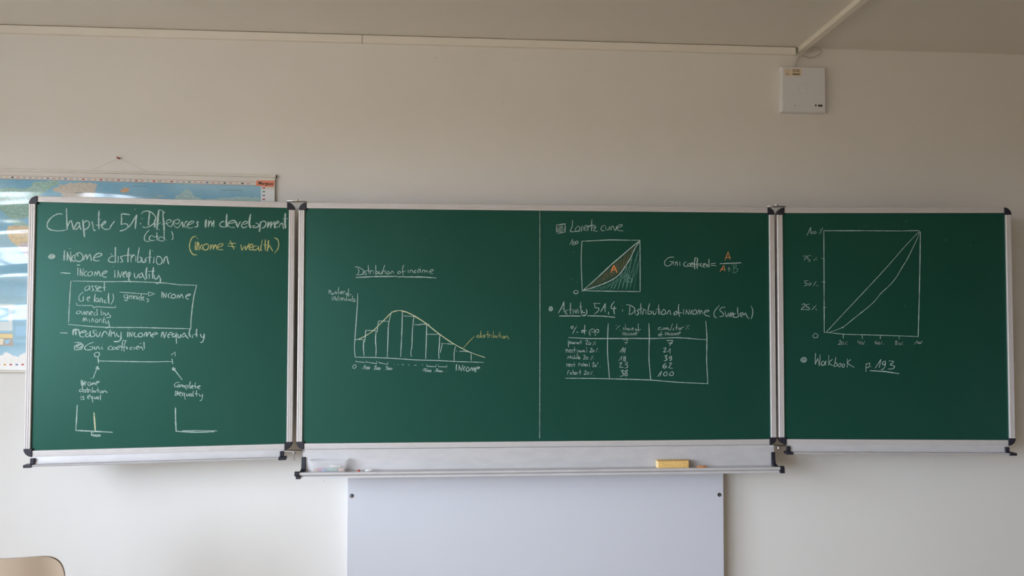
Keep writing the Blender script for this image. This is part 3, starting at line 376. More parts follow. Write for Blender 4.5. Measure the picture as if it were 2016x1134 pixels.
# ---------------------------------------------------------------- the lower cover panel on the wall
pc = -0.062                                                # its front stands 62 mm off the wall
def wall_plane_pt(px, py, off): return on_wall(px, py, off)
xl = room_xy(on_wall(684, 1000, .062))[0]; xr = room_xy(on_wall(1424.5, 1000, .062))[0]
cp = thing('cover_panel', 'large plain pale grey panel on the wall under the chalk tray', 'panel', rm((xl+xr)/2, -.03, .12))
MB().box(xl, xr, pc, pc+.012, .12, 1.12, rm).build('front_sheet', M['panel'], cp, bevel=.0012)
MB().box(xl, xl+.012, pc+.012, -.001, .12, 1.12, rm).build('side_sheet', M['panel'], cp)
MB().box(xr-.012, xr, pc+.012, -.001, .12, 1.12, rm).build('side_sheet', M['panel'], cp)
for k, (px, py) in enumerate([(692.5, 976), (1416, 974)]):
    p = on_wall(px, py, .062)
    def pl(a, b, t): return p + Vector((a, -t, b))
    circ = lambda r, n=16: [(r*math.cos(2*math.pi*i/n), r*math.sin(2*math.pi*i/n)) for i in range(n)]
    mb = MB().prism(circ(.0085), pl, 0.0, .002).prism(circ(.0055), pl, .002, .0055)
    s = mb.build('screw', M['dark_steel'], cp, bevel=.0012)
    MB().prism(circ(.0026, 8), pl, .0055, .0068).build('screw_drive', M['steel'], s)

# ---------------------------------------------------------------- the three-part board
HB = .5041; TK = .024
AL, AR, WL, WR = .105225, .077997, .99794, .99106
PAN = {
    'l': (Vector((-1.015 - WL*math.cos(AL), -WL*math.sin(AL), ZC)), Vector((math.cos(AL), math.sin(AL), 0)), WL),
    'c': (Vector((-1.0, 0, ZC)), Vector((1, 0, 0)), 2.0),
    'r': (Vector((1.010, 0, ZC)), Vector((math.cos(AR), -math.sin(AR), 0)), WR)}
board = thing('chalkboard', 'wide green three-part chalkboard with aluminium frame and chalk writing', 'chalkboard', (0, .03, ZC-HB))
FR = .024
# frame profile: s across the rail from the outer edge inwards, h outwards from the frame's face
PROF = [(0, -.024), (0, -.003), (.001, -.001), (.003, 0), (.0068, 0), (.0074, -.0016), (.0088, -.0016), (.0094, 0), (.0142, 0), (.0148, -.0016),
        (.0162, -.0016), (.0168, 0), (.0222, 0), (.0238, -.0012), (.024, -.009), (.024, -.024)]
def Fr(key):
    Oo, Ud, W = PAN[key]; Nn = Vector((Ud.y, -Ud.x, 0))
    return Oo, Ud, Nn, W
def panel(key, name, label):
    Oo, Ud, Nn, W = Fr(key)
    X = lambda u, v, h: Oo + Ud*u + Vector((0, 0, v)) + Nn*h
    sheet = MB().box(FR-.003, W-FR+.003, -HB+FR-.003, HB-FR+.003, -.022, -.008, X).build(name, M['board'], board)
    if label: sheet['label'] = label
    cs = .031
    # rails: (place function, length range)
    for nm, pf, a, b in (('frame_rail', lambda s, h, t: X(t, HB-s, h), cs, W-cs), ('frame_rail', lambda s, h, t: X(t, -HB+s, h), cs, W-cs),
                         ('frame_rail', lambda s, h, t: X(s, t, h), -HB+cs, HB-cs), ('frame_rail', lambda s, h, t: X(W-s, t, h), -HB+cs, HB-cs)):
        MB().prism(PROF, pf, a, b).build(nm, M['alu'], sheet)
    for su, sv in ((0, 1), (1, 1), (0, -1), (1, -1)):
        r = .032
        prof = [(r, r), (0, r)] + [(r-r*math.cos(k*math.pi/20), r-r*math.sin(k*math.pi/20)) for k in range(1, 10)] + [(r, 0)]
        pf = lambda a, b, t: X(a if su == 0 else W-a, (HB-b) if sv > 0 else (-HB+b), t)
        MB().prism(prof, pf, -.026, .0022).build('corner_cap', M['black'], sheet, bevel=.0025, seg=3)
    return sheet, X, W
sheets = {}
sheets['l'] = panel('l', 'wing_panel', 'left wing of the board, chapter notes in white chalk')
sheets['c'] = panel('c', 'centre_panel', 'wide middle panel with bar graph and table')
sheets['r'] = panel('r', 'wing_panel', 'right wing of the board, large square graph')
# wall brackets that carry the middle panel
for x in (-.72, .72):
    MB().box(x-.04, x+.04, .026, .16+SKEW*x-.001, ZC-.395, ZC+.42).build('wall_bracket', M['alu'], board)

# pen ledges under the two wings
def ledge(key):
    sheet, X, W = sheets[key]
    prof = [(-HB+.001, -.004), (-HB+.001, -.001), (-HB-.018, .001), (-HB-.0255, .006), (-HB-.027, .030), (-HB-.0245, .034), (-HB-.0275, .037),
            (-HB-.0315, .034), (-HB-.0305, .006), (-HB-.020, -.004)]
    pf = lambda v, h, t: X(t, v, h)
    lo = MB().prism(prof, pf, .030, W-.034).build('pen_ledge', M['plate'], board, smooth=True)
    for u0, u1, s in ((.028, .044, -1), (W-.048, W-.032, 1)):
        mb = MB().box(u0, u1, -HB-.026, -HB-.004, -.002, .010, X)
        ua, ub = (u0-.012, u1+.002) if s < 0 else (u0-.002, u1+.012)
        mb.box(ua, ub, -HB-.034, -HB-.023, .004, .039, X)
        mb.build('ledge_end', M['black'], lo, bevel=.002)
ledge('l'); ledge('r')

# hinges between the panels
def hinge(xc, top, long_pin):
    sg = 1 if top else -1; z0 = ZC + sg*(HB+.001)
    n = 22
    prof = [(.043*math.cos(2*math.pi*k/n), .017*math.sin(2*math.pi*k/n)-.006) for k in range(n)]
    h = MB().prism(prof, lambda a, b, t: Vector((xc+a, b, z0+sg*t)), 0, .003).build('hinge', M['steel'], board, bevel=.0006)
    circ = [(math.cos(2*math.pi*k/16), math.sin(2*math.pi*k/16)) for k in range(16)]
    ln = .011 if top else .014
    mb = MB().prism([(a*.011, b*.011-.004) for a, b in circ], lambda a, b, t: Vector((xc+a, b, z0+sg*t)), .003, .006)
    mb.prism([(a*.0075, b*.0075-.004) for a, b in circ], lambda a, b, t: Vector((xc+a, b, z0+sg*t)), .006, ln)
    if long_pin and not top: mb.prism([(a*.003, b*.003-.004) for a, b in circ], lambda a, b, t: Vector((xc+a, b, z0+sg*t)), ln, .042)
    mb.build('hinge_pin', M['steel'], h, bevel=.001)
hinge(-1.0075, True, True); hinge(-1.0075, False, True); hinge(1.005, True, False); hinge(1.005, False, False)

# chalk tray under the middle panel
ZT = ZC - HB - .086                                         # shelf height
TX0, TX1 = -.972, .984
prof = [(-.004, ZC-HB+.001), (-.008, ZC-HB+.001), (-.008, ZT+.010), (-.010, ZT+.004), (-.016, ZT+.0015), (-.056, ZT), (-.058, ZT+.002)]
prof += [(-.064+.0062*math.cos(a), ZT+.0015+.0062*math.sin(a)) for a in [math.radians(d) for d in range(20, 300, 28)]]
prof += [(-.058, ZT-.010), (-.061, ZT-.014), (-.061, ZT-.0175), (-.050, ZT-.0175), (-.050, ZT-.004), (-.012, ZT-.003), (-.004, ZT+.004)]
tray = MB().prism(prof, lambda y, z, t: Vector((t, y, z)), TX0, TX1).build('chalk_tray', M['plate'], board, smooth=True)
for x0, x1, s in ((TX0-.004, TX0+.013, -1), (TX1-.014, TX1+.003, 1)):
    pr = [(-.009, ZT+.058), (-.014, ZT+.059), (-.016, ZT+.03), (-.022, ZT+.012), (-.050, ZT+.006), (-.056, ZT+.004), (-.056, ZT-.001), (-.009, ZT-.001)]
    MB().prism(pr, lambda y, z, t: Vector((t, y, z)), x0, x1).build('tray_end', M['black'], tray, bevel=.0018)
    xa, xb = (x0-.014, x0+.003) if s < 0 else (x1-.003, x1+.014)
    MB().tube([(xa, -.064, ZT+.0015), (xb, -.064, ZT+.0015)], .0098, 16).box(xa+.004, xb+.004, -.066, -.045, ZT-.019, ZT-.006).build('tray_cap', M['black'], tray, smooth=True)

# ---------------------------------------------------------------- chalk writing as thin ribbons of chalk lying on the enamel
def ribbon(mb, pts, wd, N, seed):
    """pts: points on the plane; a flat strip of width wd with rounded ends."""
    if len(pts) < 2: return
    q = [pts[0]]
    for p in pts[1:]:
        if (p-q[-1]).length > 2e-4: q.append(p)
    if len(q) < 2: q.append(q[0] + Vector((wd*.4, 0, 0)))
    L_, R_ = [], []; n = len(q)
    for i, p in enumerate(q):
        d = (q[min(i+1, n-1)] - q[max(i-1, 0)])
        d = d.normalized() if d.length > 1e-9 else Vector((1, 0, 0))
        sd = d.cross(N); k = wd*.5*(1 + .45*noise.noise(p*70 + Vector((seed, 0, 0))))*(1 - .30*abs(2*i/(n-1)-1)**3)
        if i == 0:
            L_.append(p - d*k*.7 + sd*k*.45); R_.append(p - d*k*.7 - sd*k*.45)
        L_.append(p + sd*k); R_.append(p - sd*k)
        if i == n-1:
            L_.append(p + d*k*.7 + sd*k*.45); R_.append(p + d*k*.7 - sd*k*.45)
    m = len(L_); mb.add(L_+R_, [(i, i+1, m+i+1, m+i) for i in range(m-1)])
MPX = 1/474.0
WSCALE = .84
for wi, (key, sh, mname, wd, label, strokes) in enumerate(WRITING):
    sheet, X, W = sheets[key]; Oo, Ud, Nn, _ = Fr(key)
    ox, oy, scl = sh; mb = MB()
    for si, st in enumerate(strokes.split(';')):
        w_ = wd; straight = False; st = st.strip()
        if st.startswith('w'): a_, st = st.split(':'); w_ = float(a_[1:])
        if st.startswith('!'): straight = True; st = st[1:]
        nums = [float(v) for v in st.split()]
        if len(nums) < 4: continue
        layer = .0004 + .00012*((si*7+wi) % 5)
        P0 = Oo + Nn*(-.008+layer)
        pts = [at(ox+nums[i]/scl, oy+nums[i+1]/scl, P0, Nn) for i in range(0, len(nums)-1, 2)]
        if not straight: pts = catmull(pts, 5)
        else:
            q = [pts[0]]
            for a, b in zip(pts, pts[1:]):
                k = max(1, int((b-a).length/.012)); q += [a.lerp(b, j/k) for j in range(1, k+1)]
            pts = q
        ribbon(mb, pts, w_*MPX*WSCALE, Nn, si+wi*3.1)
    o = mb.build('chalk_writing', M[mname], sheet); o['label'] = label
# specks of chalk dust left on the panels
for key, spots in (('l', [(266, 412), (265, 413)]), ('c', [(1129, 497), (1125, 550), (1136, 556), (838, 471), (1498, 438), (1396, 521)]),
                   ('r', [(1705, 445), (1861, 471), (1862, 474), (1911, 484), (1782, 603), (1956, 437), (1784, 436)])):
    sheet, X, W = sheets[key]; Oo, Ud, Nn, _ = Fr(key); mb = MB()
    for k, (px, py) in enumerate(spots):
        p = at(px, py, Oo + Nn*(-.0076), Nn); ribbon(mb, [p, p + Ud*.0008 + Vector((0, 0, .0016))], .0028, Nn, k)
    o = mb.build('chalk_specks', M['chalk_soft'], sheet); o['kind'] = 'stuff'

# ---------------------------------------------------------------- things on the tray
def stick(name, a, b, r, m, label, cat='chalk', group=None, tip=True):
    a, b = Vector(a), Vector(b); d = (b-a).normalized()
    c = (a+b)/2; c.z -= r
    o = MB().tube([a, a+d*r*.3, b-d*r*.25, b], [r*.8, r, r, r*.82], 14).build(name, m, None, smooth=True, base=c)
    return tag(o, label, cat, group)
TY = Vector((0, 1, 0))
def tray_x(px, py, y): return at(px, py, Vector((0, y, 0)), TY)
# plastic box
xa = tray_x(613, 929, -.052).x; xb = tray_x(679, 929, -.052).x
zt0 = ZT+.0028
bx = thing('plastic_box', 'translucent open plastic box of coloured chalks at the left end of the tray', 'box', ((xa+xb)/2, -.034, zt0))
def M_box():
    m, t, b = new_mat('translucent_plastic')
    b.inputs['Base Color'].default_value = (.85, .85, .86, 1); b.inputs['Roughness'].default_value = .35; b.inputs['Alpha'].default_value = .26
    return m
mbx = M_box()
def frustum(x0, x1, y0, y1, z0, e, h): # rounded rectangle rings
    def ring(ex, z, rr):
        o = []
        for cx, cy, a0 in ((x1+ex-rr, y1+ex*.55-rr, 0), (x0-ex+rr, y1+ex*.55-rr, 90), (x0-ex+rr, y0-ex*.55+rr, 180), (x1+ex-rr, y0-ex*.55+rr, 270)):
            for k in range(5):
                a = math.radians(a0+k*22.5); o.append(Vector((cx+rr*math.cos(a), cy+rr*math.sin(a), z)))
        return o
    return ring
bx0, bx1, by0, by1 = xa, xb, -.052, -.017
ring = frustum(bx0, bx1, by0, by1, zt0, 0, 0)
def loft(rings, closed_bottom=True):
    n = len(rings[0]); vs = [v for r in rings for v in r]; fs = []
    for i in range(len(rings)-1):
        for j in range(n): fs.append((i*n+j, i*n+(j+1) % n, (i+1)*n+(j+1) % n, (i+1)*n+j))
    if closed_bottom: fs.append(tuple(range(n)))
    return vs, fs
HBX = .047
rings = [ring(0, zt0, .005), ring(.0015, zt0+.004, .006), ring(.006, zt0+HBX*.72, .007), ring(.0065, zt0+HBX*.75, .007), ring(.0085, zt0+HBX, .008)]
inner = [ring(.0070, zt0+HBX, .0075), ring(.0050, zt0+HBX*.74, .006), ring(.0000, zt0+.005, .005), ring(-.002, zt0+.0015, .004)]
vs, fs = loft(rings+inner); fs.append(tuple(range((len(rings)+len(inner)-1)*20, (len(rings)+len(inner))*20)))
MB().add(vs, fs).build('box_body', mbx, bx, smooth=True)
r1 = [ring(.0085, zt0+HBX-.001, .008), ring(.0105, zt0+HBX-.001, .009), ring(.0105, zt0+HBX+.0012, .009), ring(.0080, zt0+HBX+.0012, .008), ring(.0085, zt0+HBX-.001, .008)]
vs, fs = loft(r1, False); MB().add(vs, fs).build('box_rim', mbx, bx, smooth=True)
zc_ = zt0+.0085
ex = bx0
for nm, x0, x1, y, z, m, lb in (
    ('peach', .006, .022, -.040, 0, 'peach', 'peach chalk stub at the left end inside the plastic box'),
    ('pink', .020, .044, -.030, 0, 'pink', 'magenta chalk stick inside the plastic box beside the blue one'),
    ('blue', .042, .056, -.042, 0, 'blue', 'blue chalk stub against the front of the plastic box'),
    ('green', .060, .100, -.034, 0, 'green', 'green chalk stick in the middle of the plastic box'),
    ('white', .068, .112, -.026, .011, 'white', 'white chalk stick lying on top at the right inside the plastic box'),
    ('peach', .104, .126, -.040, 0, 'peach', 'pale peach chalk stub at the right end inside the plastic box')):
    stick('chalk_stick', (ex+x0, y, zc_-.001+z), (ex+x1, y+.004, zc_-.001+z), .0058, M['chalk_'+m], lb, group='chalks in the plastic box')
p = tray_x(706, 928, -.046); stick('chalk_stub', (p.x-.003, -.046, zt0+.0045), (p.x+.003, -.040, zt0+.0045), .0042, M['chalk_red'], 'tiny red chalk stub on the tray right of the plastic box')
p = tray_x(726, 927, -.046); stick('chalk_stick', (p.x-.014, -.046, zt0+.0052), (p.x+.014, -.042, zt0+.0052), .005, M['chalk_white'], 'short white chalk lying on the tray near its left end')
p = tray_x(1382, 921.5, -.050); stick('chalk_stick', (p.x-.019, -.050, zt0+.0048), (p.x+.019, -.047, zt0+.0048), .0046, M['chalk_orange'], 'orange red chalk lying on the tray right of the sponge')
# sponge
p0 = tray_x(1295.5, 924, -.055).x; p1 = tray_x(1357, 924, -.055).x
sp = thing('sponge', 'yellow orange board sponge resting on the right part of the tray', 'sponge', ((p0+p1)/2, -.032, zt0))
bm = bmesh.new(); bmesh.ops.create_cube(bm, size=1)
for v in bm.verts: v.co = Vector(((v.co.x+.5)*(p1-p0), (v.co.y+.5)*.036, (v.co.z+.5)*.0315))
bmesh.ops.bevel(bm, geom=bm.edges[:], offset=.0035, segments=3, affect='EDGES', profile=.6)
bmesh.ops.subdivide_edges(bm, edges=bm.edges[:], cuts=3, use_grid_fill=True)
vs = [Vector((p0, -.055, zt0+.0002)) + v.co for v in bm.verts]
vs = [v + Vector((noise.noise(v*140), noise.noise(v*140+Vector((5, 0, 0))), noise.noise(v*140+Vector((0, 9, 0)))*.6))*.0009 for v in vs]
fs = [tuple(v.index for v in f.verts) for f in bm.faces]; bm.free()
MB().add(vs, fs).build('sponge_body', M['sponge'], sp, smooth=True)
MB().box(p0-.0014, p0+.004, -.0525, -.0215, zt0+.002, zt0+.0300).build('sponge_end', M['sponge_pale'], sp, bevel=.0008)['label'] = 'paler left end of the sponge'  # thin slab in a paler colour over the left end

# ---------------------------------------------------------------- cable ducts along wall and ceiling
zg = CEIL - .0025
H_D = .033; D_D = .018
xj = room_xy(on_wall(713, 76, D_D))[0]; xe = room_xy(on_wall(1567, 100, D_D))[0]
dw = thing('cable_duct', 'long pale plastic cable duct along the top of the wall', 'cable duct', rm(xj, 0, zg-H_D))
def duct(x0, x1, nm):
    pr = [(0, zg-H_D), (-D_D+.002, zg-H_D), (-D_D, zg-H_D+.002), (-D_D, zg-.002), (-D_D+.002, zg), (0, zg)]
    return MB().prism(pr, lambda y, z, t: rm(t, y-.0005, z), x0, x1).build(nm, M['duct'], dw)
duct(XL+.002, xj-.0013, 'duct_length'); duct(xj+.0013, xe, 'duct_length')
MB().box(XL+.002, xe, -.012, -.001, zg+.0001, CEIL-.0002, rm).build('painted_shadow_strip', M['gap'], dw)  # dark strip painting in the shade between duct and ceiling
MB().box(xe, xe+.004, -.013, -.001, zg-H_D+.004, zg-.002, rm).build('open_end', M['gap'], dw)
MB().box(xj-.0013, xj+.0013, -.014, -.001, zg-H_D+.001, zg-.001, rm).build('joint', M['gap'], dw)
a = at(1568.5, 104, Vector((0, 0, CEIL-.021)), Vector((0, 0, 1))); b = at(1695, 0, Vector((0, 0, CEIL-.021)), Vector((0, 0, 1)))
ax, ay = room_xy(a); bx_, by_ = room_xy(b); sl = (bx_-ax)/(by_-ay)
yend = -3.4
dcx = thing('cable_duct', 'pale cable duct running along the ceiling from the wall into the room', 'cable duct', rm(ax, -1.2, CEIL-.02))
pr = [(0, 0), (0, -.019), (.002, -.021), (.030, -.021), (.032, -.019), (.032, 0)]
MB().prism(pr, lambda x, z, t: rm(ax + (t-ay)*sl + x, t, CEIL-.0005+z), -.004, yend).build('duct_length', M['duct'], dcx)
MB().box(ax+.002, ax+.030, -.003, -.0005, CEIL-.030, CEIL-.002, rm).build('duct_end', M['duct'], dcx)

# ---------------------------------------------------------------- wireless access point
ap0 = on_wall(1582, 178, .03); axr, ayr = room_xy(ap0)
TH = .034
def apx(px, py): 
    p = on_wall(px, py, TH); q = room_xy(p); return q[0], p.z
c_tl, c_tr, c_bl, c_br = apx(1541, 131.5), apx(1625.5, 134), apx(1539.5, 218.5), apx(1623.5, 219.5)
ap = thing('access_point', 'square white wireless box high on the wall under the ceiling duct', 'network device', rm(axr, -.015, c_bl[1]))
X0a, X1a = (c_tl[0]+c_bl[0])/2, (c_tr[0]+c_br[0])/2; Z1a, Z0a = (c_tl[1]+c_tr[1])/2, (c_bl[1]+c_br[1])/2
fr = [rm(X0a, -TH, Z0a), rm(X1a, -TH, Z0a), rm(X1a, -TH, Z1a), rm(X0a, -TH, Z1a)]
e_ = .0035
mid = [rm(X0a-e_, -TH+.006, Z0a-e_), rm(X1a+e_, -TH+.006, Z0a-e_), rm(X1a+e_, -TH+.006, Z1a+e_), rm(X0a-e_, -TH+.006, Z1a+e_)]
bk = [rm(X0a-e_, -.001, Z0a-e_), rm(X1a+e_, -.001, Z0a-e_), rm(X1a+e_, -.001, Z1a+e_), rm(X0a-e_, -.001, Z1a+e_)]
MB().add(fr+mid+bk, [(0, 1, 2, 3), (11, 10, 9, 8)] + [(i, (i+1) % 4, (i+1) % 4+4, i+4) for i in range(4)] + [(i+4, (i+1) % 4+4, (i+1) % 4+8, i+8) for i in range(4)]).build('housing', M['white_plastic'], ap, bevel=.0015, seg=3)
def apbox(px0, py0, px1, py1, m, nm, h=.0006, par=None, base=TH):
    xa_, z1_ = apx(px0, py0); xb_, z0_ = apx(px1, py1)
    return MB().box(xa_, xb_, -base-h, -base+.0001, z0_, z1_, rm).build(nm, m, par or ap)
st = apbox(1544.5, 134.5, 1577.5, 149.5, M['sticker'], 'sticker'); st['label'] = 'beige sticker reading 5102'
tx = bpy.data.curves.new('text', 'FONT')
def text(s, px, py, hpx, m, parent, nm, scale_m=None, wx=1.0, base=.0008, rot=0):
    c_ = bpy.data.curves.new(nm, 'FONT'); c_.body = s; c_.size = 1; c_.offset = .018; c_.align_x = 'LEFT'
    t_ = bpy.data.objects.new(nm, c_); C.objects.link(t_)
    bpy.context.view_layer.update(); me = bpy.data.meshes.new_from_object(t_)
    vs_ = [Vector(v.co) for v in me.vertices]; fs_ = [tuple(p.vertices) for p in me.polygons]
    bpy.data.objects.remove(t_); return vs_, fs_
vs_, fs_ = text('5102', 0, 0, 0, None, None, 'text')
mx = max(v.x for v in vs_); my = max(v.y for v in vs_)
xa_, z1_ = apx(1560.5, 136.3); xb_, z0_ = apx(1574.3, 142.2)
obj('printed_number', [rm(xa_+v.x/mx*(xb_-xa_), -TH-.0009, z0_+v.y/my*(z1_-z0_)) for v in vs_], fs_, M['ink'], st)
ln = MB()
for k in range(7):
    xa_, z1_ = apx(1560.5+k*2, 144.2+(k % 3)*.3); xb_, z0_ = apx(1561.9+k*2, 147.6); ln.box(xa_, xb_, -TH-.0009, -TH-.0005, z0_, z1_, rm)
xa_, z1_ = apx(1560.5, 146.6); xb_, z0_ = apx(1574.3, 147.8); ln.box(xa_, xb_, -TH-.001, -TH-.0005, z0_, z1_, rm)
ln.build('printed_line', M['ink'], st)
em = MB(); cxe, cze = apx(1550, 139)
ring_ = [(cxe+.0075*math.cos(a), cze+.0075*math.sin(a)) for a in [k*math.pi/10 for k in range(21)]]
em.tube([rm(x, -TH-.0006, z) for x, z in ring_], .0004, 4)
for k, (py_, wl_) in enumerate(((144.6, 3.4), (147.6, 4.5))):
    xa_, z1_ = apx(1550-wl_, py_-.4); xb_, z0_ = apx(1550+wl_, py_+.4); em.box(xa_, xb_, -TH-.001, -TH-.0005, z0_, z1_, rm)
em.build('printed_emblem', M['ink'], st)
lg = MB()
for px0, py0, px1, py1 in ((1604.6, 205.6, 1606.4, 209.4), (1606, 207.4, 1607.8, 209.2), (1606, 205.2, 1607.4, 206.6)):
    xa_, z1_ = apx(px0, py0); xb_, z0_ = apx(px1, py1); lg.box(xa_, xb_, -TH-.0006, -TH, z0_, z1_, rm)
lg.build('printed_mark', M['ink_black'], ap)
apbox(1610.5, 206, 1619.2, 210, M['dark_steel'], 'printed_bar')
apbox(1564.6, 207.6, 1567, 208.8, M['ink_black'], 'indicator')
ms_ = MB(); xa_, z1_ = apx(1573.5, 166.5); xb_, z0_ = apx(1589.5, 184); q = [(xa_, z0_), (xb_, z0_), (xb_, z1_), (xa_, z1_), (xa_, z0_)]
for (x0_, z0b), (x1_, z1b) in zip(q, q[1:]): ms_.box(min(x0_, x1_)-.0004, max(x0_, x1_)+.0004, -TH-.0003, -TH, min(z0b, z1b)-.0004, max(z0b, z1b)+.0004, rm)
ms_.build('embossed_square', M['emboss'], ap)
cab = [(1565.5, 132, .012), (1567, 126, .014), (1570, 118, .016), (1575, 111, .02), (1582, 104, .03), (1590, 99, .04), (1600, 95.5, .045), (1611, 95.5, .045),
       (1617.5, 99, .04), (1617, 104, .035), (1610, 109, .03), (1600, 113, .025), (1590, 113, .022), (1580, 110.5, .02), (1573, 108, .02), (1569, 104, .014)]
pts = catmull([on_wall(x, y, o_) for x, y, o_ in cab], 6)
tag(MB().tube(pts, .0030, 8).build('cable', M['cable'], None, smooth=True, base=pts[0]), 'thin grey cable looping from the duct corner down to the white wireless box', 'cable')

# ---------------------------------------------------------------- world map hanging on the wall
MT, MO = .0035, .010
TLp, TRp, BLp, BRp = on_wall(-62, 333.5, MO), on_wall(541.5, 349.5, MO), on_wall(-62, 727, MO), on_wall(537, 734, MO)
def mp_(u, v, off=0.0):
    p = TLp.lerp(TRp, u).lerp(BLp.lerp(BRp, u), v)
    e1 = math.sin(math.pi*min(1, v*1.02)); wv = (.0052*(1+math.sin(v*25 + .9*math.sin(u*6)))*e1 + .003*(1+math.sin(v*61+u*4))*e1*max(0, .6-u))
    return p + WN*(-wv-off)
def map_uv(px, py):
    u, v = .5, .5; q = on_wall(px, py, MO)
    for _ in range(8):
        T0, B0 = TLp.lerp(TRp, u), BLp.lerp(BRp, u); v = (q-T0).dot(B0-T0)/(B0-T0).length_squared
        L0, R0_ = TLp.lerp(BLp, v), TRp.lerp(BRp, v); u = (q-L0).dot(R0_-L0)/(R0_-L0).length_squared
    return u, v
mpth = thing('wall_map', 'glossy world map poster hanging behind the left wing of the board', 'map', (TLp+TRp)/2 + Vector((0, 0, -.86)))
def uvpoly(pp): return [map_uv(*p) for p in pp]
def inside(pl, u, v):
    c_ = False; j = len(pl)-1
    for i in range(len(pl)):
        (xi, yi), (xj_, yj) = pl[i], pl[j]
        if (yi > v) != (yj > v) and u < (xj_-xi)*(v-yi)/(yj-yi)+xi: c_ = not c_
        j = i
    return c_
SEA = (.15, .42, .60); SEA2 = (.27, .53, .66); GREEN = (.30, .50, .42); TAN = (.58, .52, .42); OCH = (.66, .52, .30); GREY = (.66, .66, .64)
LANDS = [(uvpoly(p), c_, vr) for p, c_, vr in (
    ([(-40, 395), (-10, 372), (20, 370), (45, 372), (62, 368), (66, 359), (85, 357), (110, 356), (121, 359), (112, 364), (100, 370), (92, 376), (80, 384), (85, 400), (92, 420), (80, 432), (60, 428), (40, 432), (22, 430), (8, 418), (-10, 412), (-30, 410)], GREEN, .3),
    ([(103, 373), (120, 364), (140, 361), (160, 359), (180, 360), (192, 364), (188, 374), (186, 388), (182, 404), (150, 410), (132, 402), (127, 388), (118, 379), (108, 378)], TAN, .18),
    ([(6, 433), (30, 431), (50, 438), (60, 446), (48, 447), (30, 441), (14, 438)], GREEN, .25),
    ([(17, 447), (30, 444), (58, 446), (90, 452), (98, 470), (84, 490), (70, 512), (58, 510), (48, 500), (36, 486), (24, 476), (17, 464)], OCH, .3),
    ([(36, 482), (56, 478), (70, 486), (66, 514), (56, 511), (46, 497)], (.52, .45, .52), .25),
    ([(237, 374), (246, 371), (258, 371), (254, 376), (244, 380), (238, 378)], (.72, .40, .22), .2),
    ([(296, 392), (306, 386), (325, 384), (322, 388), (305, 391), (298, 398)], (.30, .48, .52), .2),
    ([(345, 388), (362, 378), (368, 370), (376, 376), (382, 386), (400, 392), (440, 390), (480, 388), (512, 390), (514, 470), (420, 500), (360, 470), (340, 420)], (.36, .56, .56), .2),
    ([(-62, 706), (-30, 700), (0, 699), (14, 694), (26, 700), (36, 702), (44, 696), (54, 694), (80, 700), (200, 704), (200, 715), (-62, 715)], (.80, .80, .78), .04),
)]
INS = [(uvpoly(p), c_) for p, c_ in (
    ([(-50, 597), (27, 598), (27, 651), (-50, 650)], (.62, .72, .74)), ([(-50, 606), (18, 606), (18, 634), (-50, 634)], (.30, .60, .78)),
    ([(33, 598), (53, 598), (53, 634), (33, 634)], (.20, .50, .74)), ([(33, 642), (53, 642), (53, 662), (33, 662)], (.22, .52, .76)),
    ([(-50, 656), (26.5, 656), (26.5, 681), (-50, 681)], (.36, .32, .28)), ([(-50, 657), (26, 657), (26, 665), (-50, 667)], (.80, .62, .26)),
    ([(-50, 666), (8, 667), (6, 678), (-50, 680)], (.80, .72, .54)), ([(9, 670), (22, 668), (18, 675), (12, 678)], (.25, .55, .75)))]
UB0, VB0 = map_uv(-62, 352)[0]+.012, 0
# print area bounds: flag strip top edge (from the photo), sea below it
def strip_v(u): 
    return None
v_top1 = map_uv(0, 346)[1]; v_top2 = map_uv(0, 352)[1]
u_r1, u_r2 = map_uv(514.5, 380)[0], map_uv(523.5, 380)[0]
v_b1, v_b2 = map_uv(20, 714.5)[1], map_uv(20, 721)[1]
NU, NV = 400, 300
vs = []; cols = []
for j in range(NV+1):
    for i in range(NU+1):
        u, v = i/NU, j/NV; vs.append(mp_(u, v))
        c_ = Vector((.74, .70, .64)) if v < v_top2+.02 else Vector((.82, .82, .82))
        if v_top2 < v < v_b1 and .02 < u < u_r1:
            n1 = noise.noise(Vector((u*7, v*11, 0))); n2 = noise.noise(Vector((u*60, v*90, 3))); n3 = noise.noise(Vector((u*150, v*150, 9)))
            c_ = Vector(SEA).lerp(Vector(SEA2), max(0, min(1, .45+n1*1.1)))
            c_ = c_*(1+.05*n2)
            uu, vv = u + n2*.0035, v + n2*.005
            for pl, lc, vr in LANDS:
                if inside(pl, uu, vv):
                    c_ = Vector(lc)*(1 + vr*n3 + vr*.5*n2)
            for pl, lc in INS:
                if inside(pl, u, v): c_ = Vector(lc)*(1+.06*n3)
        cols.append((c_.x, c_.y, c_.z, 1))
fs = [(j*(NU+1)+i, j*(NU+1)+i+1, (j+1)*(NU+1)+i+1, (j+1)*(NU+1)+i) for j in range(NV) for i in range(NU)]
mm, t, b = new_mat('map_print'); at_ = t.nodes.new('ShaderNodeVertexColor'); at_.layer_name = 'print'
t.links.new(at_.outputs[0], b.inputs['Base Color']); b.inputs['Roughness'].default_value = .45; b.inputs['Coat Weight'].default_value = 1.0; b.inputs['Coat Roughness'].default_value = .07
sh_ = obj('map_sheet', vs, fs, mm, mpth, smooth=True)
ca = sh_.data.color_attributes.new('print', 'FLOAT_COLOR', 'POINT')
ca.data.foreach_set('color', [x for c_ in cols for x in c_])
def M_flat(nm, c_): return mat(nm, c_, .5)
FL = {k: M_flat('print_'+k, c_) for k, c_ in dict(red=(.50, .08, .07), dark=(.08, .07, .08), blue=(.16, .18, .36), green=(.10, .30, .22), gold=(.70, .38, .10), grey=(.38, .30, .32), line=(.42, .22, .18)).items()}
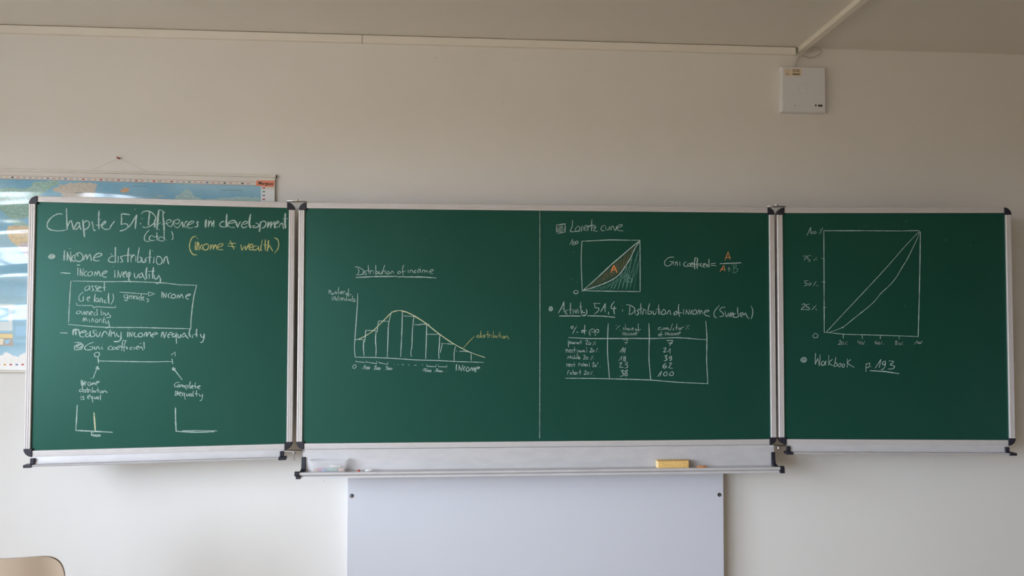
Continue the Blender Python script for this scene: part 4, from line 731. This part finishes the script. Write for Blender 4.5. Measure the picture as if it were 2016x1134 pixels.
# flags along the map's border: small printed rectangles, thin as ink
def mquad(px0, py0, px1, py1, off=.0004):
    q = [map_uv(px0, py0), map_uv(px1, py0), map_uv(px1, py1), map_uv(px0, py1)]
    return [mp_(u, v, off) for u, v in q]
fl_py = lambda px: 348.6 + px*.0266                     # centre line of the flag strip in the photograph
# strip lines
for nm, d_ in (('border_line', -3.4), ('border_line', 3.4)):
    mb = MB()
    for k in range(48):
        a_, b_ = -40+k*11.8, -40+(k+1)*11.8
        q = [mp_(*map_uv(x_, fl_py(x_)+d_+e2), .0003) for x_, e2 in ((a_, -.35), (b_, -.35), (b_, .35), (a_, .35))]
        mb.add(q, [(0, 1, 2, 3)])
    mb.build(nm, FL['line'], sh_)
pal = ['dark', 'red', 'red', 'grey', 'gold', 'dark', 'red', 'dark', 'grey', 'green', 'blue', 'blue', 'red', 'dark', 'blue', 'red', 'blue', 'red', 'blue', 'red', 'red', 'dark', 'red', 'red', 'green',
       'dark', 'red', 'red', 'green', 'red', 'dark', 'gold', 'red', 'blue', 'dark', 'green', 'red', 'red', 'blue', 'red', 'red', 'dark', 'red', 'gold', 'dark', 'red', 'blue', 'green', 'red', 'grey', 'blue', 'red']
fx = [-33 + 11.6*k for k in range(48)]
for k, x_ in enumerate(fx):
    if x_ > 500: break
    y_ = fl_py(x_); c1 = pal[k % len(pal)]; c2 = pal[(k*5+3) % len(pal)]; mb = MB(); md = k % 3
    if md == 0: mb.add(mquad(x_-2.4, y_-1.3, x_-1, y_+1.3), [(0, 1, 2, 3)]).add(mquad(x_+1, y_-1.3, x_+2.4, y_+1.3), [(0, 1, 2, 3)])
    elif md == 1: mb.add(mquad(x_-2.4, y_-1.3, x_+2.4, y_-.6), [(0, 1, 2, 3)]).add(mquad(x_-2.4, y_+.6, x_+2.4, y_+1.3), [(0, 1, 2, 3)])
    else: mb.add(mquad(x_-2.4, y_-1.3, x_+2.4, y_+1.3), [(0, 1, 2, 3)])
    mb.build('printed_flag', FL[c1], sh_)
for k, y_ in enumerate((370, 377.5, 385, 392.5, 400, 407.5)):
    MB().add(mquad(517.2, y_-1.3, 522.2, y_+1.3), [(0, 1, 2, 3)]).build('printed_flag', FL[('red', 'green', 'blue', 'red')[k % 4]], sh_)
for k in range(14):
    x_ = -34 + k*11.6 + 9; MB().add(mquad(x_-2.4, 716.2, x_+2.4, 719.4), [(0, 1, 2, 3)]).build('printed_flag', FL[('red', 'blue', 'red', 'gold')[k % 4]], sh_)
# printed lettering and contour lines
ltr = MB()
def tiny(px0, px1, py, n, h=1.6):
    for k in range(n):
        x_ = px0 + (px1-px0)*k/n; ww = (px1-px0)/n*.55
        ltr.add(mquad(x_, py-h/2+.01*(x_-px0), x_+ww, py+h/2+.01*(x_-px0)), [(0, 1, 2, 3)])
tiny(147, 164, 379.6, 8, 1.8); tiny(262, 291, 366.5, 14, 1.1); tiny(434, 476, 374.5, 16, 1.4); tiny(24, 42, 421, 8, 1.2); tiny(41, 55, 455.5, 5, .8); tiny(40, 55, 477.5, 5, .8); tiny(45, 52, 425, 3, .9)
ltr.build('printed_lettering', M_flat('print_ink', (.10, .16, .22)), sh_)
# rails
for nm, y0, y1, xe0, xe1, ya in (('top_rail', 332.6, 347.2, -64, 543.6, 5.0), ('bottom_rail', 730, 735, -64, 540, 4.0)):
    a_ = on_wall(xe0, y0, .012); b_ = on_wall(xe1, y1, .012); d_ = (b_-a_).normalized(); up_ = Vector((0, 0, 1)); hh = .0055
    pr = [(-hh, -.007), (-hh, .004), (-hh*.5, .007), (0, .0045), (hh*.5, .007), (hh, .004), (hh, -.007)]
    rl = MB().prism(pr, lambda a2, b2, t2: a_.lerp(b_, t2) + up_*a2 - WN*b2, 0, 1).build(nm, M['rail_white'], mpth)
    MB().prism([(a2*1.05, b2*1.05) for a2, b2 in pr], lambda a2, b2, t2: b_ + d_*t2 + up_*a2 - WN*b2, 0, .002).build('rail_cap', M['gap'], rl)
# string and pin
pn = on_wall(233, 311, .012)
for x_, y_ in ((180, 335), (292, 339)):
    e2 = on_wall(x_, y_, .008); MB().tube([e2, e2.lerp(pn, .5)+Vector((0, 0, -.001)), pn + Vector((0, .006, 0))], .0005, 5).build('hanging_string', M['thread'], mpth)
MB().tube([pn + WN*(.0115), pn - WN*.0, pn - WN*.002, pn - WN*.010], [.0036, .0036, .0022, .0036], 12).build('thumbtack', M['pin'], None, smooth=True, base=pn)
tag(bpy.data.objects['thumbtack'], 'red thumbtack holding the map string on the wall', 'thumbtack')
# name label
cs_ = [(505.5, 355), (541, 355.8), (539, 368.4), (503.5, 366)]
q = [mp_(*map_uv(*c_), .0012) for c_ in cs_]; q2 = [mp_(*map_uv(*c_), .0004) for c_ in cs_]
lb = obj('name_label', q+q2, [(0, 1, 2, 3), (7, 6, 5, 4)] + [(i, (i+1) % 4, (i+1) % 4+4, i+4) for i in range(4)], M['label_orange'], mpth); lb['label'] = 'orange paper label with a printed first name'
vs_, fs_ = text('Margaux', 0, 0, 0, None, None, 'text'); mx = max(v.x for v in vs_); mn = min(v.y for v in vs_); my = max(v.y for v in vs_)
def lab(v):
    a_ = v.x/mx; b_ = (v.y-mn)/(my-mn)
    px_ = 509+(538.5-509)*a_; py_ = 365.6 + 1.2*a_ - b_*8.3
    return mp_(*map_uv(px_, py_), .0017)
obj('printed_name', [lab(v) for v in vs_], fs_, M['ink_black'], lb)

# ---------------------------------------------------------------- small marks on the wall: filled holes
for px, py in ((638, 947.5), (858, 114), (990, 203)):
    p = on_wall(px, py, .0006)
    mk = MB().prism([(.0022*math.cos(k), .0026*math.sin(k)) for k in [j*math.pi/4 for j in range(8)]], lambda a_, b_, t_: p + Vector((a_, t_*.0006, b_)), 0, 1)
    mk.build('nail_mark', M['cable'], bpy.data.objects['wall_back'])

# ---------------------------------------------------------------- the chair in the lower left corner, seen from behind
CH = thing('school_chair', 'beige moulded plastic chair in the lower left corner, seen from behind', 'chair', (-1.765, -.62, 0))
CR = .05
def chp(x, y, z):                                          # chair's own axes: +y faces the board
    c, s = math.cos(CR), math.sin(CR); return Vector((-1.765 + c*x - s*y, -.62 + s*x + c*y, z))
def shell(s, t):
    """s -1..1 across, t 0..1 from the front of the seat over the bend to the top of the back."""
    path = [(.40, .435), (.36, .452), (.25, .448), (.12, .440), (.04, .447), (-.005, .49), (-.022, .56), (-.035, .65), (-.054, .755), (-.070, .836)]
    k = t*(len(path)-1); i = min(int(k), len(path)-2); f = k-i
    P = [Vector((0, a, b)) for a, b in path]
    p0, p1, p2, p3 = P[max(i-1, 0)], P[i], P[i+1], P[min(i+2, len(P)-1)]
    p = .5*((2*p1)+(p2-p0)*f+(2*p0-5*p1+4*p2-p3)*f*f+(3*p1-p0-3*p2+p3)*f**3)
    wd = .205 - .012*max(0, min(1, (t-.45)*3)) - .02*math.exp(-((t-.5)/.08)**2)
    r = .065; L1 = .42
    # rounded corners: towards the ends the width follows a quarter ellipse
    dz = (1-t)*.95; ef = min(1, dz/.085); wdt = wd - r*(1-math.sqrt(max(0, 1-(1-ef)**2)))
    df = t*.95; eg = min(1, df/.085); wdt -= r*(1-math.sqrt(max(0, 1-(1-eg)**2)))
    x = s*wdt
    bk = max(0, min(1, (t-.45)/.2))
    xx = abs(x/.2); cv = 1.1*xx**2 - 3.4*max(0, xx-.62)**2
    p = p + Vector((x, .038*cv*bk, .020*cv*(1-bk) - .004*min(1.2, xx*xx)*bk))
    return chp(p.x, p.y, p.z)
NS, NT = 36, 90
vs = [shell(math.sin(math.pi*.5*(-1+2*i/NS)), .5-.5*math.cos(math.pi*j/NT)) for j in range(NT+1) for i in range(NS+1)]
fs = [(j*(NS+1)+i, j*(NS+1)+i+1, (j+1)*(NS+1)+i+1, (j+1)*(NS+1)+i) for j in range(NT) for i in range(NS)]
so = obj('seat_shell', vs, fs, M['chair'], CH, smooth=True)
md = so.modifiers.new('thick', 'SOLIDIFY'); md.thickness = .007; md.offset = 0
bv = so.modifiers.new('round', 'BEVEL'); bv.width = .0025; bv.segments = 3; bv.limit_method = 'ANGLE'; bv.angle_limit = 1.0
for sx_ in (-1, 1):
    MB().tube(catmull([chp(sx_*.17, .36, .435), chp(sx_*.185, .37, .42), chp(sx_*.205, .385, .2), chp(sx_*.215, .40, .008)], 5), .011, 12).build('leg', M['chrome'], CH, smooth=True)
    MB().tube(catmull([chp(sx_*.17, .06, .425), chp(sx_*.185, .04, .41), chp(sx_*.205, .0, .2), chp(sx_*.215, -.03, .008)], 5), .011, 12).build('leg', M['chrome'], CH, smooth=True)
    MB().tube([chp(sx_*.17, .06, .428), chp(sx_*.17, .36, .438)], .010, 10).build('seat_rail', M['chrome'], CH, smooth=True)
    for y_, x_ in ((.40, .215), (-.03, .215)):
        MB().tube([chp(sx_*x_, y_, 0.0005), chp(sx_*x_, y_, .03)], .0135, 12).build('foot', M['black'], CH, smooth=True)
